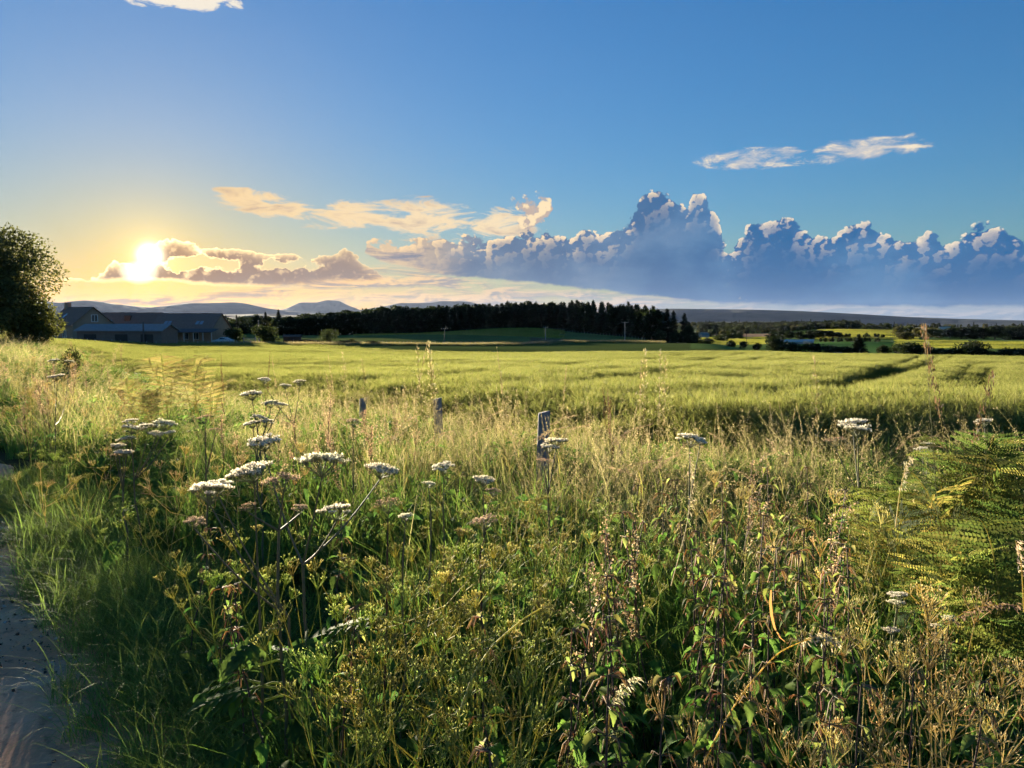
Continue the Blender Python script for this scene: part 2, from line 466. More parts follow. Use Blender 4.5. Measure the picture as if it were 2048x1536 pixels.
M_STEM = solid_mat('stem', 0.6, 0.3, 40.0, 0.3, 0.3, 0.002)
M_WOOD = solid_mat('weathered_wood', 0.85, 0.2, 22.0, 0.4, 0.7, 0.01)
M_WALL = solid_mat('wall', 0.9, 0.15, 1.5, 0.25, 0.4, 0.03)
M_ROOF = solid_mat('roof', 1.0, 0.03, 2.2, 0.3, 0.4, 0.03)
M_PAINT = solid_mat('paint', 0.5, 0.4, 4.0, 0.1, 0.05)
def glass_mat(name, colr):
    m, out = new_mat(name); p = principled(colr, 0.08, 0.6); X.nt.links.new(p.outputs[0], out.inputs['Surface']); return m
M_GLASS = glass_mat('window_glass', (0.05, 0.055, 0.06))
M_RUBBER = glass_mat('rubber', (0.02, 0.02, 0.02))

# ------------------------------------------------------------------ the lie of the land: (distance, picture row) or (distance, height)
def row(px, R, py): 
    th = math.atan(float(tanx(px))); return EYE + R * math.cos(th) * float(slope(py))
NEAR = [(0.5, 0.0), (4, 0.0), (6.5, -0.04), (9, -0.14), (14, -0.3)]
CROP = 0.66
BAND_R = [140, 140, 148, 152, 178, 196, 240, 262, 262, 250, 230, 150, 128, 128]   # far edge of the barley field's shaded part, its shade painted dark green
def colm(px, lst):               # rows within the barley are those of the crop's top
    lim = float(np.interp(px, BARLEY_PX, BARLEY_R)) + 12
    return (azim(px), NEAR + [(R, (row(px, R, v) if v > 300 else v) - (CROP if R < lim and v > 300 else 0.25 if R < lim and px > 100 else 0)) for R, v in lst])
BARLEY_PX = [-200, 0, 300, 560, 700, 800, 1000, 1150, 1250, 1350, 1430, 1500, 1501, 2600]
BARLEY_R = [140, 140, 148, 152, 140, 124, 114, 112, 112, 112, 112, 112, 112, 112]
FLAT = [(0.5, 0.0), (10, 0.0), (60, -0.8), (300, -4), (2000, -12), (8000, -40), (60000, -150)]
TABLE = [(-180, FLAT), (-80, FLAT),
    (-46, NEAR[:2] + [(30, 0.0), (60, 0.0), (170, -2.2), (400, -4.5), (1500, -10), (6000, -28), (60000, -150)]),
    colm(0, [(30, -0.05), (60, 0.0), (110, -0.9), (170, 684), (300, 673), (700, 662), (1800, 654), (6000, 646), (60000, -150)]),
    colm(300, [(40, -0.9), (90, -2.1), (150, 690), (175, 684), (300, 676), (700, 662), (1800, 652), (6000, 646), (60000, -150)]),
    colm(560, [(40, -0.95), (90, -2.1), (150, 691), (200, 683), (280, 679), (420, 672), (600, 664), (1800, 652), (6000, 646), (60000, -150)]),
    colm(800, [(40, -1.0), (95, 709), (115, 706), (150, 702), (200, 690), (300, 676), (420, 667), (480, 662), (900, 655), (6000, 646), (60000, -150)]),
    colm(1050, [(40, -1.0), (90, 709), (110, 706), (180, 698), (250, 688), (330, 672), (425, 656), (470, 653), (900, 650), (6000, 646), (60000, -150)]),
    colm(1300, [(40, -1.05), (88, 706), (115, 704), (180, 699), (250, 690), (330, 678), (400, 674), (600, 668), (900, 664), (6000, 648), (60000, -150)]),
    colm(1430, [(40, -1.1), (88, 705), (110, 704), (160, 699), (210, 691), (260, 688), (330, -12.5), (450, 692), (600, 684), (900, 673), (1500, 661), (3000, 652), (60000, -150)]),
    colm(1540, [(40, -1.1), (86, 707), (100, 706.6), (130, 706.5), (170, 707), (230, -9.0), (300, 706), (450, 692), (650, 680), (900, 671), (1500, 660), (3000, 652), (60000, -150)]),
    colm(1700, [(40, -1.1), (84, 711), (100, 711.5), (200, -9.5), (300, 709), (450, 692), (700, 674), (1000, 660), (1150, 657), (1500, 657), (3000, 653), (60000, -150)]),
    colm(1800, [(40, -1.1), (82, 713), (100, 713.5), (200, -9.5), (300, 710), (450, 694), (620, 683), (900, 668), (1150, 660), (1500, 657), (3000, 653), (60000, -150)]),
    colm(2048, [(40, -1.1), (80, 716), (98, 717), (200, -9.5), (300, 713), (450, 699), (600, 685), (760, 678), (1000, 672), (1500, 660), (3000, 654), (60000, -150)]),
    (46, NEAR[:2] + [(40, -1.1), (80, -1.9), (100, -2.7), (200, -10), (400, -12), (1000, -12), (3000, -24), (60000, -150)]),
    (80, FLAT), (180, FLAT)]
GT = np.concatenate([np.linspace(-180, -50, 27)[:-1], np.linspace(-50, 50, 201), np.linspace(50, 180, 27)[1:]])
GL = np.linspace(math.log(0.4), math.log(60000), 260)
_c = np.array([np.interp(GL, np.log([p[0] for p in l]), [p[1] for p in l]) for _, l in TABLE])
_t = np.array([t for t, _ in TABLE])
GZ = np.array([[np.interp(t, _t, _c[:, j]) for j in range(len(GL))] for t in GT])
def gsm(a, s, ax):
    k = np.arange(-int(3 * s), int(3 * s) + 1); w = np.exp(-0.5 * (k / s) ** 2); w /= w.sum()
    pad = [(0, 0)] * a.ndim; pad[ax] = (len(k) // 2, len(k) // 2)
    b = np.pad(a, pad, mode='edge')
    return sum(w[i] * np.take(b, range(i, i + a.shape[ax]), ax) for i in range(len(k)))
GZ = gsm(gsm(GZ, 2.5, 0), 1.1, 1)
def ground(x, y):
    x = np.asarray(x, float); y = np.asarray(y, float)
    R = np.clip(np.hypot(x, y), 0.41, 59000); th = np.degrees(np.arctan2(x, y))
    it = np.clip(np.searchsorted(GT, th) - 1, 0, len(GT) - 2); ft = np.clip((th - GT[it]) / (GT[it + 1] - GT[it]), 0, 1)
    l = (np.log(R) - GL[0]) / (GL[1] - GL[0]); il = np.clip(l.astype(int), 0, len(GL) - 2); fl = l - il
    z = (GZ[it, il] * (1 - ft) * (1 - fl) + GZ[it + 1, il] * ft * (1 - fl) + GZ[it, il + 1] * (1 - ft) * fl + GZ[it + 1, il + 1] * ft * fl)
    far = np.clip((R - 20) / 200, 0, 1)
    z = z + far * (0.35 * np.sin(x * 0.045 + 1.3 * np.sin(y * 0.02)) * np.sin(y * 0.031 + 0.7)) * np.clip(R / 150, 0, 2)
    return z
def gnd(x, y): return float(ground(x, y))
def spot(px, R):                 # ground point at a bearing (given as picture column) and distance
    th = math.atan(float(tanx(px))); x, y = R * math.sin(th), R * math.cos(th)
    return Vector((x, y, gnd(x, y)))
# along / across the path
PD = np.array([-0.609, 0.793]); PN = np.array([0.793, 0.609]); PO = np.array([-1.62, 2.60])
def across(x, y): return (np.asarray(x) - PO[0]) * PN[0] + (np.asarray(y) - PO[1]) * PN[1]
def along(x, y): return (np.asarray(x) - PO[0]) * PD[0] + (np.asarray(y) - PO[1]) * PD[1]
def vnoise(x, y, s=1.0, k=0):    # cheap smooth value noise in -1..1
    return (np.sin(x * s * 1.7 + 1.3 * np.sin(y * s * 1.1 + k) + k) * np.sin(y * s * 1.9 + 1.1 * np.sin(x * s * 0.8 + 2 * k) + 2.1 * k))
def path_edge(x, y):             # wobbly right edge of the path (value of across())
    l = along(x, y); return 0.07 * np.sin(l * 1.9) + 0.05 * np.sin(l * 4.7 + 1) - 0.012 * np.clip(l - 4, 0, 30)
def in_barley(x, y):
    w = across(x, y); l = along(x, y)
    e = 5.0 + 0.15 * np.sin(l * 0.9)
    return (w > e) & (y > 7.0 + 0.2 * np.sin(x * 1.3)) 

# ------------------------------------------------------------------ ground sheet
th = np.concatenate([np.radians(np.linspace(-180, -44, 70)[:-1]), np.radians(np.linspace(-44, 44, 520)), np.radians(np.linspace(44, 180, 70)[1:])])
rr = np.concatenate([[0.0], np.geomspace(0.5, 24200, 420)])
TH, RR = np.meshgrid(th, rr, indexing='ij')
gxx, gyy = RR * np.sin(TH), RR * np.cos(TH); gzz = ground(gxx, gyy)
pxx = 1024 + F * np.tan(np.clip(TH, -1.2, 1.2)) * (math.cos(PITCH) + 0.0069)
def soil_colour(px, R, x, y):
    C = np.empty(px.shape + (3,))
    C[:] = (0.14, 0.165, 0.05)                                   # pasture
    bl = in_barley(x, y)
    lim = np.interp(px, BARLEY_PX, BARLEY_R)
    b = bl & (R < lim)
    C[b] = (0.20, 0.19, 0.055)
    C[~bl & (R < 60)] = (0.08, 0.075, 0.04)                       # verge soil
    shade_band = bl & (R >= lim) & (R < np.interp(px, BARLEY_PX, BAND_R)); C[shade_band] = (0.085, 0.115, 0.035)  # shade over the far barley put into the ground colour
    ed_ = np.interp(px, BARLEY_PX, BAND_R); rough = bl & (R >= ed_) & (R < ed_ + 16) & (px < 1350)
    C[rough] = (0.17, 0.14, 0.065)
    rough2 = (px > 1060) & (px < 1330) & (R > 262) & (R < 320)
    C[rough2] = (0.15, 0.115, 0.06)
    up = (px > 700) & (px < 1120) & (R > 330) & (R < 420); C[up] = (0.22, 0.25, 0.07)
    fa = (px > 1380) & (R > 180)
    C[fa] = (0.12, 0.18, 0.05)
    f1 = (px > 1640) & (px < 1830) & (R > 640) & (R < 1130); C[f1] = (0.36, 0.34, 0.08)
    f1b = f1 & (np.sin(R * 0.045) > 0.75); C[f1b] = (0.20, 0.23, 0.06)
    f2 = (px > 1800) & (R > 430) & (R < 660); C[f2] = (0.32, 0.34, 0.08)
    f2b = f2 & (np.sin(R * 0.09) > 0.6); C[f2b] = (0.20, 0.25, 0.065)
    f3 = (px > 1560) & (px < 1840) & (R > 320) & (R < 560); C[f3] = (0.10, 0.20, 0.05)
    f4 = (px > 1475) & (px < 1545) & (R > 760) & (R < 1050); C[f4] = (0.55, 0.33, 0.18)
    f5 = (px > 1400) & (px < 1545) & (R > 480) & (R <= 760); C[f5] = (0.33, 0.34, 0.08)
    f6 = (px > 1390) & (px < 1475) & (R > 900) & (R < 1300); C[f6] = (0.45, 0.38, 0.2)
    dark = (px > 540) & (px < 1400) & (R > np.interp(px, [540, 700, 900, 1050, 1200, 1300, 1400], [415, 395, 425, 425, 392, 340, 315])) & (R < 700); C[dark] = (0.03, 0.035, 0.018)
    far = R > 1600; C[far] = (0.07, 0.085, 0.04)
    return C
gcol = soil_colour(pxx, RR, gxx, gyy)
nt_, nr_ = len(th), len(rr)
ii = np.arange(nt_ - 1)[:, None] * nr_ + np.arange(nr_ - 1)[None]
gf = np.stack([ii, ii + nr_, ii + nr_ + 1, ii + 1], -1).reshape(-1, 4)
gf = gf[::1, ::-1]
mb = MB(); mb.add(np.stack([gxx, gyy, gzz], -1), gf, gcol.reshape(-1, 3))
m_ground, out = new_mat('ground')
tc_ = X.nt.nodes.new('ShaderNodeTexCoord'); pos = X(tc_.outputs['Object'])
n1 = noise(pos, 0.035, 6.0, 0.6, dim='3D'); n2 = noise(pos, 3.0, 5.0, 0.65, dim='3D')
p = principled(scalec(attr(), (n1 * 0.9 + 0.55) * (n2 * 0.7 + 0.65)), 1.0, 0.0, n2, 0.4, 0.04)
X.nt.links.new(p.outputs[0], out.inputs['Surface'])
o = mb.build('ground', m_ground, smooth=True); tag(o, kind='structure')

# ------------------------------------------------------------------ path of reddish earth and grit
ls = np.linspace(-9, 45, 500); ws = np.linspace(-3.2, 0.50, 70)
LS, WS = np.meshgrid(ls, ws, indexing='ij')
pxs = PO[0] + PD[0] * LS + PN[0] * WS; pys = PO[1] + PD[1] * LS + PN[1] * WS
ed = path_edge(pxs, pys)
WS2 = WS + ed * (WS > -1.5)
pxs = PO[0] + PD[0] * LS + PN[0] * WS2; pys = PO[1] + PD[1] * LS + PN[1] * WS2
pzs = ground(pxs, pys) + 0.012 + 0.005 * vnoise(pxs, pys, 1.3, 1)
i2 = np.arange(len(ls) - 1)[:, None] * len(ws) + np.arange(len(ws) - 1)[None]
pf = np.stack([i2, i2 + 1, i2 + len(ws) + 1, i2 + len(ws)], -1).reshape(-1, 4)[:, ::-1]
mb = MB(); mb.add(np.stack([pxs, pys, pzs], -1), pf, (0.24, 0.165, 0.13))
m_path, out = new_mat('path_earth')
tc_ = X.nt.nodes.new('ShaderNodeTexCoord'); pos = X(tc_.outputs['Object'])
n1 = noise(pos, 1.6, 6.0, 0.6, dim='3D'); n2 = noise(pos, 60.0, 4.0, 0.7, dim='3D'); n3 = noise(pos, 9.0, 5.0, 0.65, dim='3D')
vv = voro(pos, 90.0, dim='3D')
colr = mixc(sstep(0.38, 0.66, n1), (0.60, 0.29, 0.16), (0.66, 0.40, 0.25))
colr = mixc(sstep(0.56, 0.66, n3) * 0.7, colr, (0.22, 0.11, 0.07))
colr = mixc(sstep(0.16, 0.05, vv) * 0.5, colr, (0.36, 0.32, 0.30))
p = principled(scalec(colr, n2 * 0.7 + 0.65), 0.93, 0.15, n2 + n3 * 0.4, 0.5, 0.006)
X.nt.links.new(p.outputs[0], out.inputs['Surface'])
o = mb.build('path', m_path, smooth=True); tag(o, kind='structure')

# ------------------------------------------------------------------ far hills
m_hill, out = new_mat('hill_heath')
tc_ = X.nt.nodes.new('ShaderNodeTexCoord'); pos = X(tc_.outputs['Object'])
n1 = noise(pos, 0.0016, 6.0, 0.6, dim='3D')
p = principled(mixc(sstep(0.35, 0.65, n1), (0.05, 0.072, 0.075), (0.085, 0.10, 0.10)), 0.95, 0.05)
X.nt.links.new(p.outputs[0], out.inputs['Surface'])
def hill(name, R, prof, depth, foot=650, gull=0.08):
    """a ridge with a real near and far slope; prof: (picture column, picture row) of its skyline"""
    xs = np.linspace(prof[0][0], prof[-1][0], 220)
    ys = np.interp(xs, [p_[0] for p_ in prof], [p_[1] for p_ in prof])
    k = np.exp(-0.5 * (np.arange(-5, 6) / 2.2) ** 2); k /= k.sum()
    ys = np.convolve(np.pad(ys, 5, mode='edge'), k, 'valid')
    tz = np.arctan(tanx(xs)); v = []
    us = np.linspace(-1, 1, 41)
    zt = EYE + R * np.cos(tz) * slope(ys); zb = ground(R * np.sin(tz), R * np.cos(tz)) - 4
    zt = np.maximum(zt, zb + 2)
    for u in us:
        r_ = R + u * depth; prof_u = (1 - abs(u)) ** 0.8 if u < 0 else 1 - u ** 1.5
        g = 1 + gull * vnoise(xs * 0.02 * R / 9000, np.full_like(xs, u * 3), 3.0, 1) * (1 - abs(u)) * min(1, abs(u) * 4)
        v.append(np.stack([r_ * np.sin(tz), r_ * np.cos(tz), zb + (zt - zb) * prof_u * g], -1))
    v = np.stack(v); nx = len(xs)
    q = np.arange(len(us) - 1)[:, None] * nx + np.arange(nx - 1)[None]
    m_ = MB(); m_.add(v, np.stack([q, q + 1, q + nx + 1, q + nx], -1).reshape(-1, 4), (0.08, 0.085, 0.05))
    o_ = m_.build(name, m_hill, smooth=True); tag(o_, kind='structure'); return o_
hill('moorland_hill', 8500, [(1150, 640), (1260, 622), (1330, 617), (1400, 618), (1500, 619), (1600, 622), (1700, 627), (1800, 633), (1900, 637), (2048, 641), (2300, 646), (2600, 649)], 1900)
hill('mountain_range', 15000, [(-500, 628), (-200, 606), (-60, 600), (75, 598), (100, 603), (125, 607), (150, 601), (185, 601), (230, 608), (270, 612), (300, 615), (340, 611), (375, 606), (420, 606), (482, 604), (505, 610), (535, 617), (600, 624), (700, 634), (760, 648)], 3200)
hill('mountain', 21000, [(520, 648), (560, 622), (585, 612), (600, 605), (634, 605), (655, 600), (680, 602), (695, 610), (718, 619), (760, 648)], 2500)
hill('mountain_ridge', 19000, [(640, 648), (720, 620), (770, 612), (800, 606), (860, 606), (880, 602), (935, 603), (975, 612), (1040, 622), (1120, 640), (1180, 650)], 2600)
hill('low_ridge', 5200, [(100, 650), (240, 634), (330, 629), (420, 630), (520, 628), (600, 631), (680, 630), (760, 634), (900, 650)], 900)
hill('valley_rise', 4200, [(1330, 650), (1400, 645), (1500, 642), (1600, 643), (1700, 647), (1760, 652)], 600)

# ------------------------------------------------------------------ scattering what nobody could count (grass, barley, woodland)
def collection_of(name, meshes):
    cl = bpy.data.collections.new(name)
    for i, me in enumerate(meshes):
        cl.objects.link(bpy.data.objects.new('%s_%02d' % (name, i), me))
    return cl
def scatter(name, P, rot, scl, idx, meshes, mat, label, cat):
    me = bpy.data.meshes.new(name); n = len(P)
    me.vertices.add(n); me.vertices.foreach_set('co', np.asarray(P, np.float32).ravel())
    a = me.attributes.new('rot', 'FLOAT_VECTOR', 'POINT'); a.data.foreach_set('vector', np.asarray(rot, np.float32).ravel())
    scl = np.asarray(scl, np.float32)
    if scl.ndim == 1: scl = np.repeat(scl[:, None], 3, 1)
    a = me.attributes.new('scl', 'FLOAT_VECTOR', 'POINT'); a.data.foreach_set('vector', scl.ravel())
    a = me.attributes.new('idx', 'INT', 'POINT'); a.data.foreach_set('value', np.asarray(idx, np.int32))
    me.materials.append(mat)
    o = put(name, me)
    ng = bpy.data.node_groups.new(name, 'GeometryNodeTree')
    ng.interface.new_socket('Geometry', in_out='INPUT', socket_type='NodeSocketGeometry')
    ng.interface.new_socket('Geometry', in_out='OUTPUT', socket_type='NodeSocketGeometry')
    gi = ng.nodes.new('NodeGroupInput'); go = ng.nodes.new('NodeGroupOutput')
    ip = ng.nodes.new('GeometryNodeInstanceOnPoints')
    ci = ng.nodes.new('GeometryNodeCollectionInfo')
    ci.inputs['Collection'].default_value = collection_of(name, meshes)
    ci.inputs['Separate Children'].default_value = True; ci.inputs['Reset Children'].default_value = True
    def na(nm, dt):
        k = ng.nodes.new('GeometryNodeInputNamedAttribute'); k.data_type = dt; k.inputs[0].default_value = nm
        return [s_ for s_ in k.outputs if s_.enabled and s_.name == 'Attribute'][0]
    ng.links.new(gi.outputs[0], ip.inputs['Points']); ng.links.new(ci.outputs[0], ip.inputs['Instance'])
    ip.inputs['Pick Instance'].default_value = True
    ng.links.new(na('idx', 'INT'), ip.inputs['Instance Index'])
    ng.links.new(na('rot', 'FLOAT_VECTOR'), ip.inputs['Rotation'])
    ng.links.new(na('scl', 'FLOAT_VECTOR'), ip.inputs['Scale'])
    ng.links.new(ip.outputs[0], go.inputs[0])
    md = o.modifiers.new('scatter', 'NODES'); md.node_group = ng
    return tag(o, label, cat, kind='stuff')
def rots(n, tilt=0.08):
    return np.stack([rng.normal(0, tilt, n), rng.normal(0, tilt, n), rng.uniform(0, 2 * PI, n)], 1)

# ------------------------------------------------------------------ grass-like shapes
def blades(mb, B, phi, h, w, lean, droop, c0, c1, K_=5, twist=0.6):
    N = len(B); t = np.linspace(0, 1, K_)[None]
    h = np.asarray(h)[:, None]; lean = np.asarray(lean)[:, None]; droop = np.asarray(droop)[:, None]
    r = h * lean * t ** 1.7; z = h * (t - droop * t ** 2.6)
    P = np.stack([B[:, :1] + np.cos(phi)[:, None] * r, B[:, 1:2] + np.sin(phi)[:, None] * r, B[:, 2:3] + z], -1)
    ps = phi + PI / 2 + rng.normal(0, twist, N)
    Sd = np.broadcast_to(np.stack([np.cos(ps), np.sin(ps), np.zeros(N)], -1)[:, None], P.shape)
    Wd = np.asarray(w)[:, None] * np.clip(1.02 - t ** 2.2, 0.04, 1) * (0.65 + 0.35 * np.minimum(1, t * 4))
    C = c0[:, None] * (1 - t[..., None]) + c1[:, None] * t[..., None]
    ribbons(mb, P, Wd, Sd, C)
    return P
def disc(n, r):
    a = rng.uniform(0, 2 * PI, n); q = r * np.sqrt(rng.uniform(0, 1, n))
    return np.stack([q * np.cos(a), q * np.sin(a), np.zeros(n)], 1)

# ------------------------------------------------------------------ barley
def barley_patch(size, n, w, h=0.70, awns=5, K_=3):
    mb = MB()
    B = np.stack([rng.uniform(-size, size, n) * 0.58, rng.uniform(-size, size, n) * 0.58, np.zeros(n)], 1)
    phi = rng.normal(-0.5, 1.0, n); hh = h * rng.normal(1, 0.07, n)
    c0 = pick([(0.14, 0.20, 0.045), (0.17, 0.22, 0.055)], n); c1 = pick([(0.22, 0.25, 0.07), (0.27, 0.27, 0.08), (0.18, 0.23, 0.06)], n, 0.12)
    P = blades(mb, B, phi, hh, np.full(n, w), rng.uniform(0.02, 0.16, n), np.zeros(n), c0, c1, K_, 1.5)
    tip = P[:, -1]; nd = rng.normal(0, 0.35, (n, 3)); nd[:, 2] = np.abs(rng.normal(0.75, 0.35, n)); nd[:, 0] += 0.35 * np.cos(phi); nd[:, 1] += 0.35 * np.sin(phi)
    ce = pick([(0.33, 0.34, 0.115), (0.38, 0.37, 0.135), (0.27, 0.31, 0.09)], n, 0.12)
    L = 0.085 * rng.normal(1, 0.12, n)
    for q in range(2):
        cards(mb, tip, L, np.full(n, max(w * 1.6, 0.012)), nd, unit(n), ce)
    for q in range(awns):
        d2 = nd / np.linalg.norm(nd, axis=1, keepdims=True) + rng.normal(0, 0.16, (n, 3))
        cards(mb, tip + nd * L[:, None] * rng.uniform(0.1, 0.6, (n, 1)), 0.13 * rng.uniform(0.7, 1.1, n), np.full(n, max(0.0022, w * 0.35)), d2, unit(n), ce * 1.15)
    k = int(n * 0.7)                                              # leaf blades lower down
    s_ = rng.integers(0, n, k); bb = P[s_, 1] * rng.uniform(0.6, 1.2, (k, 1)); bb[:, :2] = P[s_, 1, :2]
    blades(mb, bb, rng.uniform(0, 2 * PI, k), 0.28 * rng.uniform(0.6, 1.2, k), np.full(k, w * 1.7), rng.uniform(0.3, 0.9, k), rng.uniform(0.1, 0.7, k),
           pick([(0.08, 0.15, 0.03), (0.13, 0.17, 0.04)], k), pick([(0.15, 0.18, 0.05), (0.24, 0.22, 0.08)], k), 3)
    return mb.mesh('barley_patch', M_BARLEY)
def tram_mask(x, y, half):                                              # wheel tracks left by the sprayer
    keep = np.ones(len(x), bool)
    for (px0, py0), (px1, py1), wd in TRAMS:
        a, b = field_pt(px0, py0), field_pt(px1, py1)
        d = b - a; L2 = (d * d).sum(); t = ((x - a[0]) * d[0] + (y - a[1]) * d[1]) / L2
        dist = np.abs((x - a[0]) * d[1] - (y - a[1]) * d[0]) / math.sqrt(L2)
        keep &= ~((dist < wd * 0.6 + half * 0.85) & (t > -0.02) & (t < 1.3))
    return keep
def field_pt(px, py):                                             # where the sight line meets the top of the crop
    s_ = float(slope(py)); t = float(tanx(px, py))
    Y = np.geomspace(9, 130, 900); z = ground(Y * t, Y) + 0.66
    k = np.argmax(EYE + Y * s_ <= z) if np.any(EYE + Y * s_ <= z) else len(Y) - 1
    return np.array([Y[k] * t, Y[k]])
TRAMS = [((1560, 790), (1830, 718), 0.30), ((1650, 786), (1866, 719), 0.30), ((1712, 776), (1896, 719), 0.14), ((1880, 782), (1938, 738), 0.20), ((1945, 790), (1975, 750), 0.18),
         ((1180, 768), (1540, 716), 0.34), ((1100, 760), (1460, 713), 0.30), ((880, 760), (1330, 716), 0.30)]
def field_points(r0, r1, cell, half, a0=-0.69, a1=0.69):
    n = int((r1 ** 2 - r0 ** 2) * 0.5 * (a1 - a0) / cell ** 2)
    a = rng.uniform(a0, a1, n); R = np.sqrt(rng.uniform(r0 ** 2, r1 ** 2, n))
    x, y = R * np.sin(a), R * np.cos(a)
    px = 1024 + F * np.tan(a)
    k = in_barley(x, y) & (R < np.interp(px, BARLEY_PX, BARLEY_R))
    x, y = x[k], y[k]; k = tram_mask(x, y, half)
    return x[k], y[k]
protos = [barley_patch(0.42, 80, 0.0045) for _ in range(3)] + [barley_patch(0.75, 120, 0.009, awns=3) for _ in range(3)] + \
         [barley_patch(1.5, 150, 0.02, awns=2, K_=3) for _ in range(3)] + [barley_patch(3.2, 170, 0.055, awns=1) for _ in range(3)]
PP = []; II = []; SS = []
for lod, r0, r1, cell, half, a0, a1 in ((0, 6, 42, 0.33, 0.25, -0.69, 0.69), (0, 42, 78, 0.35, 0.25, 0.26, 0.69), (1, 42, 78, 0.56, 0.44, -0.69, 0.26), (1, 78, 92, 0.56, 0.44, -0.69, 0.69), (2, 92, 130, 1.05, 0.87, -0.69, 0.69), (3, 130, 160, 2.5, 1.8, -0.69, 0.69)):
    x, y = field_points(r0, r1, cell, half, a0, a1)
    z = ground(x, y) - 0.02
    PP.append(np.stack([x, y, z], 1)); II.append(lod * 3 + rng.integers(0, 3, len(x)))
    hv = 1 + 0.10 * vnoise(x, y, 0.09, 1) + 0.06 * vnoise(x, y, 0.5, 2)
    edge_ = np.minimum((across(x, y) - 5.0) / 2.2, (y - 7.0) / 2.2); hv = hv * np.clip(0.5 + 0.5 * edge_, 0.5, 1)
    SS.append(np.stack([np.ones(len(x)), np.ones(len(x)), hv], 1))
PP = np.concatenate(PP); n = len(PP)
scatter('barley_crop', PP, rots(n, 0.03), np.concatenate(SS), np.concatenate(II), protos, M_BARLEY, 'ripening yellow-green barley field stretching away beyond the verge', 'barley')

# ------------------------------------------------------------------ trees
def limb(a, b, r0, r1, k=5, wob=0.06):
    t = np.linspace(0, 1, k)[:, None]; a = np.asarray(a, float); b = np.asarray(b, float)
    P = a + (b - a) * t + rng.normal(0, wob, (k, 3)) * np.sin(t * PI) * np.linalg.norm(b - a)
    return P, r0 + (r1 - r0) * t[:, 0]
def broadleaf(h, wd, nleaf, leaf, pal, lobes=9, trunk_h=0.25, flat=1.0, low=0.18, rs=1.0):
    """unit tree meshes: (trunk, crown)"""
    tr = MB(); cr = MB()
    P, R = limb((0, 0, -0.3), (wd * 0.04, 0, h * 0.62), h * 0.028, h * 0.012, 6, 0.03); tubes(tr, P, R, (0.10, 0.08, 0.055), 7)
    cen = []; 
    for i in range(lobes):
        a = 2.4 * i + rng.uniform(-0.4, 0.4); q = rng.uniform(0.18, 0.62 if rs == 1 else 0.80) * wd * 0.5 if i else 0
        zz = h * rng.uniform(low + 0.12, 0.80); 
        q *= math.sqrt(max(0.15, 1 - abs(zz / h - 0.5) * 1.3))
        cen.append((q * math.cos(a), q * math.sin(a), zz if i else h * 0.8))
        P, R = limb((0, 0, h * rng.uniform(trunk_h * 0.7, trunk_h * 1.5)), cen[-1], h * 0.012, h * 0.004, 5, 0.08); tubes(tr, P, R, (0.10, 0.08, 0.055), 5)
    cen = np.array(cen); rad = wd * rng.uniform(0.20, 0.32, lobes) * rs; rad[0] = wd * 0.22 * rs
    k = rng.choice(lobes, nleaf, p=rad ** 2 / (rad ** 2).sum())
    d = unit(nleaf); d[:, 2] = d[:, 2] * 0.85 * flat + 0.1
    q = rad[k] * rng.uniform(0.25, 1.0, nleaf) ** 0.45
    q *= 1 + 0.22 * np.sin(d[:, 0] * 9 + k) * np.sin(d[:, 2] * 8 + d[:, 1] * 7)
    p_ = cen[k] + d * q[:, None]
    p_[:, 2] = np.maximum(p_[:, 2], h * low * rng.uniform(0.6, 1.2, nleaf))
    clump = np.sin(p_[:, 0] * 5 / wd * 2.2) * np.sin(p_[:, 1] * 11 / wd) * np.sin(p_[:, 2] * 12 / h)
    C = pick(pal, nleaf, 0.2) * (1 + 0.2 * clump[:, None])
    D = d + rng.normal(0, 0.7, (nleaf, 3)); D[:, 2] -= 0.25
    cards(cr, p_, leaf * rng.uniform(0.6, 1.4, nleaf), leaf * rng.uniform(0.45, 0.8, nleaf), D, unit(nleaf), C)
    return tr.mesh('trunk', M_BARK), cr.mesh('crown', M_TREE)
